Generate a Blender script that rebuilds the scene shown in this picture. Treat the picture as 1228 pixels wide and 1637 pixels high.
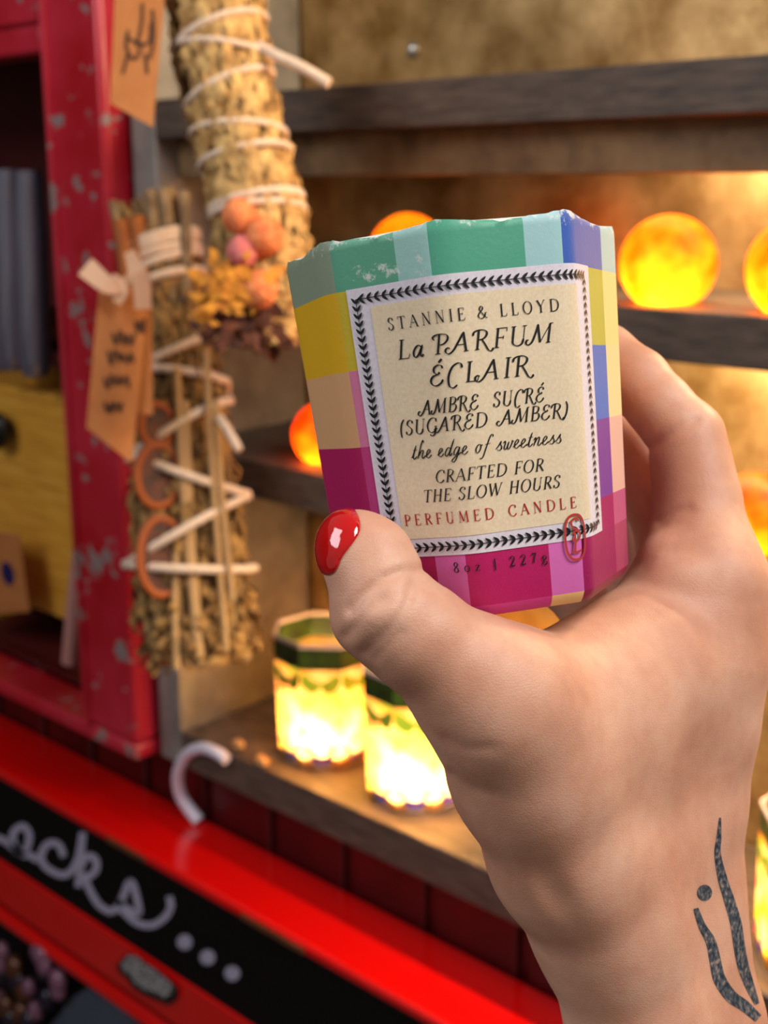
import bpy, math, random
import numpy as np
from mathutils import Vector
S = bpy.context.scene
for o in list(bpy.data.objects): bpy.data.objects.remove(o)
random.seed(7); RNG = np.random.default_rng(7)

# ---------------------------------------------------------------- camera
F, IW, IH = 2000.0, 1228.0, 1637.0
PITCH = math.atan(518/F); YAW = math.atan2(2254, math.hypot(F, 518)); HD = math.pi - YAW
FW = np.array([math.cos(HD)*math.cos(PITCH), math.sin(HD)*math.cos(PITCH), -math.sin(PITCH)])
RT = np.array([math.sin(HD), -math.cos(HD), 0.0])
UP = np.cross(RT, FW)
CP = np.array([0, 0, 1.40])
cam_d = bpy.data.cameras.new('camera'); cam = bpy.data.objects.new('camera', cam_d); S.collection.objects.link(cam)
M = np.eye(4); M[:3, 0] = RT; M[:3, 1] = UP; M[:3, 2] = -FW; M[:3, 3] = CP
from mathutils import Matrix
cam.matrix_world = Matrix(M.tolist())
cam_d.sensor_fit = 'VERTICAL'; cam_d.sensor_height = 36; cam_d.sensor_width = 27; cam_d.lens = F/IH*36
cam_d.clip_start = 0.02
cam_d.dof.use_dof = True; cam_d.dof.focus_distance = 0.262; cam_d.dof.aperture_fstop = 19
S.camera = cam

# ---------------------------------------------------------------- light
vs = S.view_settings
vs.view_transform = 'Standard'; vs.look = 'None'; vs.gamma = 1.0; vs.use_curve_mapping = False
vs.exposure = 0.0
w = bpy.data.worlds.new('shop_air'); S.world = w; w.use_nodes = True
w.node_tree.nodes['Background'].inputs[0].default_value = (1.0, 0.93, 0.86, 1)
w.node_tree.nodes['Background'].inputs[1].default_value = 0.20

def c2w(x, y, z): return CP + RT*x + UP*y + FW*z
def area(name, pos, target, size, power, col, sy=None):
    l = bpy.data.lights.new(name, 'AREA'); l.energy = power; l.color = col
    l.shape = 'RECTANGLE'; l.size = size; l.size_y = sy or size
    o = bpy.data.objects.new(name, l); S.collection.objects.link(o); o.location = pos
    o.rotation_euler = (Vector(target)-Vector(pos)).to_track_quat('-Z', 'Y').to_euler()
    return o
area('shop_window_light', c2w(0.62, 0.66, -0.30), c2w(0.05, -0.02, 0.3), 0.55, 13, (1.0, 0.94, 0.87))
area('doorway_light', c2w(-1.15, 0.75, -0.15), c2w(-0.25, 0, 0.9), 0.7, 10, (0.95, 0.96, 1.0))
area('shelf_downlight', (-.10, .80, 1.69), (-.24, .88, 1.45), .10, 11, (1.0, .76, .46))
area('added_shelf_fill', (-.20, .765, 1.436), (-.20, .86, 1.33), .60, 3.0, (1.0, .76, .46), .012)  # added fill, hidden behind the rail, brightens the back sheet
area('added_shelf_fill', (-.20, .765, 1.2905), (-.20, .80, 1.15), .60, 7.0, (1.0, .74, .42), .012)  # added fill out of sight under this board, lights the sheet below
area('added_shelf_fill', (-.42, .745, 1.1335), (-.42, .75, .9), .40, 2.6, (1.0, .74, .42), .012)  # unseen fill added to brighten the lowest shelf

# ---------------------------------------------------------------- helpers
def ray(px, py): return FW + RT*((px-614)/F) + UP*((818.5-py)/F)
def aty(px, py, Y): r = ray(px, py); return CP + r*((Y-CP[1])/r[1])
def atz(px, py, Z): r = ray(px, py); return CP + r*((Z-CP[2])/r[2])
def atx(px, py, X): r = ray(px, py); return CP + r*((X-CP[0])/r[0])
def atd(px, py, d): return CP + ray(px, py)*d
def hexc(h):
    h = h.lstrip('#'); c = [int(h[i:i+2], 16)/255 for i in (0, 2, 4)]
    return tuple((x/12.92 if x <= .04045 else ((x+.055)/1.055)**2.4) for x in c) + (1.0,)

class N:
    """tiny node-tree helper"""
    def __init__(s, name):
        s.m = bpy.data.materials.new(name); s.m.use_nodes = True; s.t = s.m.node_tree
        s.b = s.t.nodes['Principled BSDF']; s.out = s.t.nodes['Material Output']
    def n(s, typ, **kw):
        d = s.t.nodes.new(typ)
        for k, v in kw.items():
            if k.startswith('i_'):
                key = k[2:]; key = int(key) if key.isdigit() else key.replace('_', ' ')
                d.inputs[key].default_value = v
            else: setattr(d, k, v)
        return d
    def l(s, a, b): s.t.links.new(a, b)
    def set(s, **kw):
        for k, v in kw.items(): s.b.inputs[k.replace('_', ' ')].default_value = v
        return s
    def coord(s, scale=(1, 1, 1)):
        tc = s.n('ShaderNodeTexCoord'); mp = s.n('ShaderNodeMapping'); mp.inputs['Scale'].default_value = scale
        s.l(tc.outputs['Object'], mp.inputs['Vector']); return mp.outputs[0]
    def noise(s, vec, scale, detail=4, rough=.55):
        x = s.n('ShaderNodeTexNoise', i_Scale=scale, i_Detail=detail, i_Roughness=rough); s.l(vec, x.inputs['Vector']); return x.outputs['Fac']
    def ramp(s, fac, stops):
        r = s.n('ShaderNodeValToRGB'); e = r.color_ramp.elements
        while len(e) < len(stops): e.new(.5)
        for el, (p, c) in zip(e, stops): el.position = p; el.color = c if len(c) == 4 else tuple(c)+(1,)
        s.l(fac, r.inputs[0]); return r.outputs[0]
    def mix(s, fac, a, b):
        x = s.n('ShaderNodeMix', data_type='RGBA')
        for sock, v in ((x.inputs[0], fac), (x.inputs[6], a), (x.inputs[7], b)):
            if hasattr(v, 'is_linked'): s.l(v, sock)
            else: sock.default_value = v
        return x.outputs[2]
    def math(s, op, a, b=0.0, clamp=False):
        x = s.n('ShaderNodeMath', operation=op, use_clamp=clamp)
        for sock, v in ((x.inputs[0], a), (x.inputs[1], b)):
            if hasattr(v, 'is_linked'): s.l(v, sock)
            else: sock.default_value = v
        return x.outputs[0]
    def bump(s, h, strength, dist=.001, normal=None):
        b = s.n('ShaderNodeBump', i_Strength=strength, i_Distance=dist); s.l(h, b.inputs['Height'])
        if normal is not None: s.l(normal, b.inputs['Normal'])
        s.l(b.outputs[0], s.b.inputs['Normal']); return b.outputs[0]
    def base(s, c): s.l(c, s.b.inputs['Base Color'])

def plain(name, col, rough=.5, metal=0.0, spec=.5):
    x = N(name); x.set(Base_Color=col, Roughness=rough, Metallic=metal); x.b.inputs['Specular IOR Level'].default_value = spec
    v = x.coord(); x.bump(x.noise(v, 180), .08, .0006)
    return x.m
def mottled(name, c1, c2, scale=20, rough=.5, metal=0.0, stretch=(1, 1, 1), bump=.25, spec=.5, detail=6, lo=.35, hi=.68):
    x = N(name); x.set(Roughness=rough, Metallic=metal); x.b.inputs['Specular IOR Level'].default_value = spec
    v = x.coord(stretch); f = x.noise(v, scale, detail, .6)
    x.base(x.ramp(f, [(lo, c1), (hi, c2)])); x.bump(f, bump, .002); return x.m
def chipped(name, paint, paint2, chip, amount=.62, rough=.35, scale=26):
    x = N(name); v = x.coord(); x.b.inputs['Roughness'].default_value = rough
    f = x.noise(v, scale, 5, .6); g = x.noise(v, 7, 3)
    base = x.ramp(g, [(.35, paint), (.65, paint2)])
    fac = x.math('ADD', x.math('MULTIPLY', f, .75), x.math('MULTIPLY', x.noise(v, 11, 2), .25))
    m = x.ramp(fac, [(amount, (0, 0, 0, 1)), (amount+.03, (1, 1, 1, 1))])
    x.base(x.mix(m, base, chip)); x.bump(m, -.3, .001); return x.m

class MB:
    """collects geometry, links it as ONE mesh object"""
    def __init__(s): s.v = []; s.f = []; s.mi = []; s.uv = None
    def add(s, verts, faces, mi=0):
        o = len(s.v); s.v += [tuple(float(c) for c in p) for p in verts]
        s.f += [tuple(i+o for i in f) for f in faces]; s.mi += [mi]*len(faces); return s
    def box(s, a, b, mi=0):
        (x0, y0, z0), (x1, y1, z1) = a, b
        return s.add([(x0,y0,z0),(x1,y0,z0),(x1,y1,z0),(x0,y1,z0),(x0,y0,z1),(x1,y0,z1),(x1,y1,z1),(x0,y1,z1)],
                     [(0,3,2,1),(4,5,6,7),(0,1,5,4),(1,2,6,5),(2,3,7,6),(3,0,4,7)], mi)
    def tube(s, pts, rad, n=8, mi=0, closed=False, flat=1.0):
        pts = np.array(pts, float); m = len(pts); rad = np.broadcast_to(np.array(rad, float), (m,))
        tan = np.gradient(pts, axis=0)
        if closed: tan = np.roll(pts, -1, 0)-np.roll(pts, 1, 0)
        tan /= np.linalg.norm(tan, axis=1, keepdims=True)+1e-12
        ref = np.array([0, 0, 1.]) if abs(tan[0][2]) < .9 else np.array([1., 0, 0])
        nrm = np.cross(tan[0], ref); nrm /= np.linalg.norm(nrm)
        V = []
        for i in range(m):
            nrm = nrm - tan[i]*np.dot(nrm, tan[i]); nrm /= np.linalg.norm(nrm)+1e-12
            bi = np.cross(tan[i], nrm)
            for k in range(n):
                a = 2*math.pi*k/n; V.append(pts[i]+rad[i]*(nrm*math.cos(a)+bi*math.sin(a)*flat))
        Fc = []
        for i in range(m if closed else m-1):
            j = (i+1) % m
            for k in range(n): Fc.append((i*n+k, i*n+(k+1) % n, j*n+(k+1) % n, j*n+k))
        if not closed: Fc += [tuple(range(n-1, -1, -1)), tuple((m-1)*n+k for k in range(n))]
        return s.add(V, Fc, mi)
    def lathe(s, prof, c=(0,0,0), n=32, mi=0, ax=None, phase=0.0, cap=True):
        """prof: (r,h) pairs turned about z through c (or about unit axis ax)"""
        c = np.array(c, float); ax = np.array([0,0,1.]) if ax is None else np.array(ax)/np.linalg.norm(ax)
        u = np.cross(ax, [0,0,1.]) if abs(ax[2]) < .95 else np.array([1.,0,0]); u /= np.linalg.norm(u); w_ = np.cross(ax, u)
        V = []; Fc = []
        for r, h in prof:
            for k in range(n):
                a = 2*math.pi*k/n+phase; V.append(c+ax*h+(u*math.cos(a)+w_*math.sin(a))*r)
        for i in range(len(prof)-1):
            for k in range(n): Fc.append((i*n+k, i*n+(k+1) % n, (i+1)*n+(k+1) % n, (i+1)*n+k))
        if cap: Fc += [tuple(range(n-1,-1,-1)), tuple((len(prof)-1)*n+k for k in range(n))]
        return s.add(V, Fc, mi)
    def ball(s, c, r, nu=20, nv=12, mi=0, jit=0.0, squash=(1,1,1), zmin=-1.0):
        prof = []; c = np.array(c, float); V = []; Fc = []
        for i in range(nv+1):
            th = math.pi*i/nv
            for k in range(nu):
                a = 2*math.pi*k/nu
                d = np.array([math.sin(th)*math.cos(a), math.sin(th)*math.sin(a), max(math.cos(th), zmin)])
                rr = r*(1+jit*(random.random()-.5) if 0 < i < nv else 1)
                V.append(c+d*rr*np.array(squash))
        for i in range(nv):
            for k in range(nu): Fc.append((i*nu+k, (i+1)*nu+k, (i+1)*nu+(k+1) % nu, i*nu+(k+1) % nu))
        return s.add(V, Fc, mi)
    def prism(s, poly, vec, mi=0):
        """closed 3D polygon extruded by vec"""
        n = len(poly); P = [np.array(p, float) for p in poly]; Q = [p+np.array(vec) for p in P]
        return s.add(P+Q, [tuple(range(n)), tuple(range(2*n-1, n-1, -1))]+[(i, i+n, (i+1) % n+n, (i+1) % n) for i in range(n)], mi)
    def build(s, name, mats, parent=None, smooth=True, bevel=0.0, angle=35, origin=None):
        me = bpy.data.meshes.new(name)
        V = np.array(s.v)
        if origin is None:
            origin = np.array(parent['_o']) if parent is not None else np.array([*(V[:, :2].min(0)+V[:, :2].max(0))/2, V[:, 2].min()])
        origin = np.array(origin, float)
        me.from_pydata([tuple(p) for p in (V-origin)], [], s.f)
        for m in (mats if isinstance(mats, (list, tuple)) else [mats]): me.materials.append(m)
        me.polygons.foreach_set('material_index', s.mi)
        o = bpy.data.objects.new(name, me); S.collection.objects.link(o)
        import bmesh
        bm = bmesh.new(); bm.from_mesh(me); bmesh.ops.recalc_face_normals(bm, faces=bm.faces[:]); bm.to_mesh(me); bm.free()
        if smooth:
            me.polygons.foreach_set('use_smooth', [True]*len(me.polygons))
            me.set_sharp_from_angle(angle=math.radians(angle))
        if bevel:
            b = o.modifiers.new('bevel', 'BEVEL'); b.width = bevel; b.segments = 2; b.limit_method = 'ANGLE'
        if parent is not None:
            o.parent = parent
            o.location = origin - np.array(parent['_o'])
        else:
            o.location = origin
        o['_o'] = [float(c) for c in origin]
        return o
def thing(name, label, cat, loc, group=None):
    o = bpy.data.objects.new(name, None); S.collection.objects.link(o); o.location = loc; o['_o'] = [float(c) for c in loc]
    o.empty_display_size = .02
    return tag(o, label, cat, group)
def tag(o, label, cat, group=None):
    o['label'] = label; o['category'] = cat
    if group: o['group'] = group
    return o
def struct(o, label=None):
    o['kind'] = 'structure'
    if label: o['label'] = label
    return o
def smooth_path(pts, n=8):
    """Catmull-Rom through pts"""
    P = np.array(pts, float)
    if len(P) < 3:
        t = np.linspace(0, 1, n+1)[:, None]; return P[0]*(1-t)+P[-1]*t
    Q = np.vstack([2*P[0]-P[1], P, 2*P[-1]-P[-2]]); out = []
    for i in range(len(P)-1):
        p0, p1, p2, p3 = Q[i:i+4]
        for k in range(n):
            t = k/n
            out.append(.5*((2*p1)+(-p0+p2)*t+(2*p0-5*p1+4*p2-p3)*t*t+(-p0+3*p1-3*p2+p3)*t**3))
    out.append(P[-1]); return np.array(out)

# ---------------------------------------------------------------- materials
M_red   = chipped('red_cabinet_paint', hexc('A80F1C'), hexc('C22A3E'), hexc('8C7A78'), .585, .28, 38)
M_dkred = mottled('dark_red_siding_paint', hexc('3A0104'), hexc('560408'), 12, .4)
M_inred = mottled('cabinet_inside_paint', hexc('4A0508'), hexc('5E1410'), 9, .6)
M_gloss = plain('glossy_red_lacquer', hexc('D00A08'), .16)
M_gloss.node_tree.nodes['Principled BSDF'].inputs['Coat Weight'].default_value = .4
M_black = plain('black_chalkboard', hexc('0A0505'), .7, 0, .15)
M_chalk = mottled('chalk', hexc('8C86A0'), hexc('B4AEC4'), 300, .9)
M_shelf = mottled('weathered_brown_shelf_wood', hexc('40342D'), hexc('665448'), 30, .55, 0, (1, 3, 6))
M_side  = mottled('grey_zinc_sheet', hexc('76726E'), hexc('A8A29A'), 14, .42, .3)
M_back  = mottled('brass_toned_metal_sheet', hexc('94703F'), hexc('E0BC84'), 16, .40, .88, (1, 1, 1), .5)
M_rail  = mottled('rusty_rail', hexc('6A4F36'), hexc('A07E56'), 22, .5, .3)
M_steel = plain('screw_steel', hexc('B8B4AC'), .3, .9)

# ---------------------------------------------------------------- setting
YS, YB = 0.713, 0.894          # shelf fronts and back sheet
XL, XR = -0.962, 0.55          # ends of the shelving
def bx(name, a, b, m, parent=None, bevel=.0015, **k): return MB().box(a, b).build(name, m, parent, bevel=bevel, **k)
struct(bx('floor', (-3.2, -2.4, -.04), (2.6, 1.2, 0), mottled('concrete_floor', hexc('4A4541'), hexc('6A645D'), 3, .6), bevel=0))
struct(bx('wall_back', (-3.2, .93, 0), (2.6, 1.0, 2.8), mottled('shop_wall_plaster', hexc('4A3730'), hexc('5C463B'), 5, .8), bevel=0))
struct(bx('wall_left', (-3.26, -2.4, 0), (-3.2, 1.0, 2.8), mottled('shop_side_plaster', hexc('6A5A52'), hexc('7C6A60'), 5, .8), bevel=0))
# dark red boarded front below the shelves
sd = MB()
x = -1.62
while x < .55:
    sd.box((x, .742, .02), (x+.088, .757, .86)); sd.box((x+.086, .748, .02), (x+.102, .757, .86)); x += .10
wt = struct(sd.build('wall_siding', M_dkred, bevel=.002)); wt.name = 'wall_siding'

# shelving unit: one thing, each board a part
su = thing('shelving_unit', 'weathered brown wall shelving with metal back holding glowing lamps', 'shelf', (XL, YS, .76))
bx('side_panel', (-.962, YS, .838), (-.928, YB-.002, 1.9), M_side, su)
bx('side_panel', (.50, YS, .838), (.534, YB-.002, 1.9), M_side, su)
bx('back_panel', (-.962, YB, .838), (.534, YB+.012, 1.9), M_back, su)
for z0, z1 in ((.838, .875), (1.135, 1.168), (1.292, 1.325), (1.4425, 1.475), (1.70, 1.733)):
    bx('shelf_board', (-.9275, YS, z0), (.4995, YB-.002, z1), M_shelf, su)
bx('rail', (-.9275, .737, 1.409), (.4995, .75, 1.4423), M_rail, su)
# riveted seam strip and screws on the back sheet
for px, py in ((660, 80),):
    p = aty(px, py, YB-.001)
    MB().lathe([(.0072, 0), (.0068, .002), (.004, .0042), (.0005, .005)], p, 16, ax=(0, -1, 0)).build('screw', M_steel, su)

# cart with glossy red lid and chalk strip
ct = thing('cart', 'glossy red cart with a chalk lettered black strip under its lid', 'cart', (-.6, .65, .0))
bx('lid', (-1.62, .654, .757), (.55, .7405, .769), M_gloss, ct, bevel=.004)
bx('chalk_strip', (-1.62, .6565, .650), (.55, .70, .757), M_black, ct)
bx('red_band', (-1.62, .6545, .592), (.55, .70, .650), M_gloss, ct, bevel=.002)
bx('groove', (-1.62, .662, .578), (.55, .70, .592), M_dkred, ct)
tb = MB().tube([(-1.62, .664, .570), (.55, .664, .570)], .011, 16); tb.build('rolled_edge', M_gloss, ct)
bx('cart_front', (-1.62, .69, .02), (.55, .7405, .559), M_black, ct)
# worn brown scuffs on the lid edge
M_scuff = mottled('worn_brown_edge', hexc('4A2208'), hexc('6A3A10'), 60, .7)
for a, b in (((170, 1325), (232, 1362)), ((384, 1436), (486, 1491))):
    p, q = aty(*a, .654), aty(*b, .654)
    MB().box((p[0], .6532, .7582), (q[0], .6555, .7645)).build('scuff', M_scuff, ct, bevel=.0008)

def ribbon(mb, pts, w, surf, n=8, mi=0):
    """flat pen stroke: 2D path, widths, surf maps 2D->3D"""
    P = smooth_path(pts, n); T = np.gradient(P, axis=0); L = np.linalg.norm(T, axis=1, keepdims=True)+1e-12; T /= L
    Nn = np.stack([-T[:, 1], T[:, 0]], 1); W_ = np.broadcast_to(np.array(w, float), (len(P),))[:, None]/2
    a = P+Nn*W_; b = P-Nn*W_; V = [surf(*q) for q in a]+[surf(*q) for q in b]; m = len(P)
    mb.add(V, [(i, i+1, m+i+1, m+i) for i in range(m-1)], mi)
def disc(mb, c, r, surf, n=20, mi=0, sy=1.0):
    V = [surf(c[0]+r*math.cos(2*math.pi*k/n), c[1]+r*sy*math.sin(2*math.pi*k/n)) for k in range(n)]
    mb.add(V, [tuple(range(n))], mi)
ck = MB(); ci_ = [0]
def z5(x, y): return aty(x/2.456, 1050+y/2.456, .6560-.00012*ci_[0])
for pts in ([(-60,700),(0,715),(30,730),(55,750),(80,770),(105,750),(115,700),(95,668),(70,672),(50,700),(60,750),(90,775),(120,780),(150,800)],
            [(150,800),(165,770),(180,740),(210,730),(235,745),(250,785)],
            [(180,740),(160,780),(175,820),(220,850),(260,855),(290,830)],
            [(290,830),(310,780),(325,690)], [(325,690),(320,750),(308,905)],
            [(308,845),(340,785),(375,795),(375,840),(340,865),(315,855)],
            [(330,860),(355,920),(390,975),(440,1005)],
            [(440,1005),(475,960),(505,890),(522,895),(540,960),(545,1005),(515,1000),(460,960)],
            [(470,985),(530,1040),(590,1055),(640,1030),(670,985),(665,940)]):
    ci_[0] += 1; ribbon(ck, pts, 27, z5, 6)
for c in ((725, 1120), (815, 1180), (912, 1243)): disc(ck, c, 30, z5)
ck.build('chalk_lettering', M_chalk, ct, smooth=False)

# small cut-out plaque on the red band
M_plq = N('plaque_print'); v = M_plq.coord(); M_plq.set(Roughness=.5)
M_plq.base(M_plq.ramp(M_plq.noise(v, 330, 1), [(.47, hexc('060404')), (.53, hexc('B4B0B4'))])); M_plq = M_plq.m
zp = lambda x, y: (x/3.8375, 1450+y/3.8375)
pl = [zp(*q) for q in ((735,345),(790,285),(850,300),(900,345),(960,380),(1010,420),(1095,490),(1100,550),(1050,590),(980,560),(900,530),(830,480),(800,430),(750,390))]
pm = MB().prism([aty(*q, .6544) for q in pl], (0, -.005, 0))
plq = tag(pm.build('plaque', plain('plaque_black', hexc('0A0808'), .5), bevel=.001), 'small black cut-out plaque with pale lettering fixed on the red cart front', 'sign')
cx, cy = np.mean(pl, 0)
fm = MB(); fm.add([aty(cx+(x-cx)*.86-4, cy+(y-cy)*.86-3, .6491) for x, y in pl], [tuple(range(len(pl)))])
fm.build('lettering', M_plq, plq, smooth=False)

# ---------------------------------------------------------------- red cabinet on the left
XO, XE = -1.068, -.972        # opening edge, outer edge of its right post
cb = thing('cabinet', 'distressed red display cabinet with open front left of the shelving', 'cabinet', (-1.25, .70, .80))
bx('post', (XO, .69, .8535), (XE, .735, 1.95), M_red, cb, bevel=.006)
bx('post', (-1.62, .69, .8535), (-1.55, .735, 1.95), M_red, cb, bevel=.006)
bx('top_rail', (-1.55, .69, 1.548), (XO, .735, 1.66), M_red, cb, bevel=.004)
bx('moulding', (-1.55, .694, 1.522), (XO, .732, 1.5478), M_red, cb, bevel=.004)
bx('bottom_rail', (-1.55, .689, .836), (XE, .7415, .853), M_red, cb, bevel=.004)
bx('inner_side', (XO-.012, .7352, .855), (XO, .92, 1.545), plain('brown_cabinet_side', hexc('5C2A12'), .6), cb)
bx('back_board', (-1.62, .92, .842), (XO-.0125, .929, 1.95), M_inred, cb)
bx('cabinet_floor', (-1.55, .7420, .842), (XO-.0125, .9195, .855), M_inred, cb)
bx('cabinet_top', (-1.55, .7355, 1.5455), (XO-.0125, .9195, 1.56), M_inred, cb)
# light bead on the post
MB().tube([(XO+.014, .6888, .85), (XO+.014, .6888, 1.9)], .004, 10).build('bead', M_red, cb)

# ---------------------------------------------------------------- things in the cabinet
M_wood = N('yellow_pine'); v = M_wood.coord((1, 1, 14)); M_wood.set(Roughness=.5)
M_wood.base(M_wood.ramp(M_wood.noise(v, 12, 5), [(.3, hexc('C08228')), (.5, hexc('DA9C34')), (.7, hexc('E8B24A'))])); M_wood = M_wood.m
M_kraft = mottled('kraft_card', hexc('B06A32'), hexc('BC7840'), 60, .75)
M_ink = plain('brown_ink', hexc('4A2A14'), .8)
YC = .78
q0 = aty(0, 640, YC); q1 = aty(128, 960, YC); q2 = aty(128, 640, YC)
wb = thing('wooden_box', 'pale yellow wooden box with black knob inside the red cabinet', 'box', (q1[0]-.1, YC, .8555))
zt, zb = q2[2], .8555
zq = aty(60, 975, YC)[2]
bx('box_body', (q1[0]-.24, YC, zq), (q1[0], .90, zt), M_wood, wb, bevel=.004)
for xx in (q1[0]-.012, q1[0]-.228): bx('foot', (xx-.008, YC+.01, .8555), (xx+.008, .89, zq), M_wood, wb)
k0 = aty(16, 684, YC)
MB().lathe([(.008, 0), (.009, .006), (.021, .012), (.023, .02), (.017, .028), (.004, .031)], k0, 24, ax=(0, -1, 0)).build('knob', plain('black_knob', hexc('0C0A0A'), .25), wb)
# tag with blue dot hanging at the box front
tcs = [aty(*p, YC-.04) for p in ((-40, 845), (30, 855), (47, 978), (-40, 982))]
tg = tag(MB().prism(tcs, (0, .0012, 0)).build('tag', M_kraft), 'tan card tag with a dark blue dot before the wooden box', 'tag')
dm = MB(); cc = aty(12, 917, YC-.0405); disc(dm, (0, 0), .0145, lambda a, b: cc+np.array([a, 0, b]), 24); dm.build('blue_dot', plain('blue_dot_print', hexc('1A1450'), .5), tg, smooth=False)
# brass ornament on the box
og = aty(80, 600, .83)
bo = thing('brass_ornament', 'small brass coloured ornament on top of the wooden box', 'ornament', (og[0], .83, zt+.0003))
MB().lathe([(.026, 0), (.027, .005), (.014, .012), (.007, .02), (.006, .034), (.012, .04)], (og[0], .83, zt+.0003), 24).build('foot', M_wood, bo)
MB().ball((og[0]+.006, .83, zt+.072), .0215, 20, 14).build('finial', mottled('aged_brass', hexc('7A4C14'), hexc('A8742A'), 20, .35, .5), bo)
MB().lathe([(.0125, .038), (.013, .052)], (og[0]+.003, .83, zt), 20).build('collar', plain('black_collar', hexc('140C08'), .4), bo)
# glass tubes standing in the cabinet
gl = N('clear_glass'); tp_ = gl.n('ShaderNodeBsdfTransparent'); gs = gl.n('ShaderNodeBsdfGlossy', i_Roughness=.12); fr = gl.n('ShaderNodeFresnel', i_IOR=2.6)
ms = gl.n('ShaderNodeMixShader'); tp_.inputs[0].default_value = (.93, .94, .96, 1); gl.l(fr.outputs[0], ms.inputs[0]); gl.l(tp_.outputs[0], ms.inputs[1]); gl.l(gs.outputs[0], ms.inputs[2]); df = gl.n('ShaderNodeBsdfDiffuse'); df.inputs[0].default_value = hexc('C8C0E0'); m2 = gl.n('ShaderNodeMixShader', i_0=.15); gl.l(ms.outputs[0], m2.inputs[1]); gl.l(df.outputs[0], m2.inputs[2]); gl.l(m2.outputs[0], gl.out.inputs[0])  # lilac diffuse mixed in to lighten the glass, a painted highlight
gl = gl.m
for i, (pa, pb, r) in enumerate((((12, 270), (22, 590), .017), ((46, 272), (58, 600), .018), ((-16, 300), (-2, 590), .016))):
    a, b = aty(*pa, .745), aty(*pb, .745)
    m = MB(); m.lathe([(r*.75, 0), (r, .012), (r, (a[2]-b[2])*.72), (r*.8, a[2]-b[2]), (r*.7, a[2]-b[2]), (r*.85, (a[2]-b[2])*.71), (r*.86, .014), (r*.4, .006)], (b[0], .745, b[2]), 20, ax=a-b)
    lab = ('clear glass tube hanging second from the red post in the cabinet', 'clear glass tube hanging beside the red post in the cabinet', 'clear glass tube hanging at the left picture edge in the cabinet')[i]
    tag(m.build('glass_tube', gl), lab, 'glass tube', 'glass tubes in the cabinet')
# pale pink stick
a, b = aty(128, 872, .72), aty(112, 1058, .72)
m = MB(); m.tube([b, b*.5+a*.5, a], [.0095, .0095, .0075], 14)
tag(m.build('taper_candle', plain('pale_pink_wax', hexc('B98078'), .5)), 'pale pink taper candle leaning inside the cabinet by the red post', 'candle')

# ---------------------------------------------------------------- lamps on the shelves
def glow_mat(name, col, col2, scale=9, tr=.85, detail=3):
    x = N(name); v = x.coord(); f = x.noise(v, scale, detail)
    c = x.ramp(f, [(.38, col), (.62, col2)])
    tl = x.n('ShaderNodeBsdfTranslucent'); x.l(c, tl.inputs[0]); x.base(c); x.b.inputs['Roughness'].default_value = .5
    ms = x.n('ShaderNodeMixShader', i_0=tr); x.l(x.b.outputs[0], ms.inputs[1]); x.l(tl.outputs[0], ms.inputs[2]); x.l(ms.outputs[0], x.out.inputs[0])
    bp = x.bump(f, .35, .004); x.l(bp, tl.inputs['Normal'])
    return x.m
def bulb(p, power, col, parent, r=.012):
    l = bpy.data.lights.new('bulb', 'POINT'); l.energy = power; l.color = col; l.shadow_soft_size = r
    o = bpy.data.objects.new('bulb', l); S.collection.objects.link(o); o.parent = parent; o.location = np.array(p)-np.array(parent['_o'])
M_moon = glow_mat('orange_salt_globe', hexc('FF6C00'), hexc('FFB020'), 34)
M_ember = glow_mat('red_orange_salt_globe', hexc('F83A02'), hexc('FF8010'), 34)
MOON_P = 0.15
def moon(px, py_base, zshelf, r, y, label, power=None, mat=None):
    p = aty(px, py_base, y); c = np.array([p[0], y, zshelf+.0004])
    t = thing('globe_lamp', label, 'lamp', c, 'glowing orange globe lamps on the shelves')
    zc = r*.80; m = MB(); nu, nv = 32, 20
    V = []; prof = []
    for i in range(nv+1):
        th = math.pi*i/nv; h = max(zc+r*math.cos(th), .0); rr = r*math.sin(th)
        if zc+r*math.cos(th) < 0: rr = min(rr, math.sqrt(max(r*r-zc*zc, 0)))*(1-.0*i)
        prof.append((max(rr, 1e-4), h))
    m.lathe([p for p in prof], c, nu, cap=False); m.build('globe', mat or M_moon, t)
    bulb(c+np.array([0, -.010, r*.26]), power or MOON_P, (1.0, .80, .42), t, .010)
    return t
moon(1066, 470, 1.325, .0322, .752, 'fully visible orange globe lamp on the shelf right of the held candle')
moon(1274, 470, 1.325, .0322, .752, 'orange globe lamp cut by the right picture edge on the upper shelf')
moon(652, 420, 1.325, .0310, .760, 'orange globe lamp peeking over the top of the held candle')
moon(520, 715, 1.168, .0290, .757, 'red orange globe lamp just left of the held candle on the middle shelf', .12, M_ember)
moon(1204, 850, 1.168, .0285, .752, 'red orange globe lamp beside the index knuckle at the right picture edge', .15, M_ember)

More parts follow.
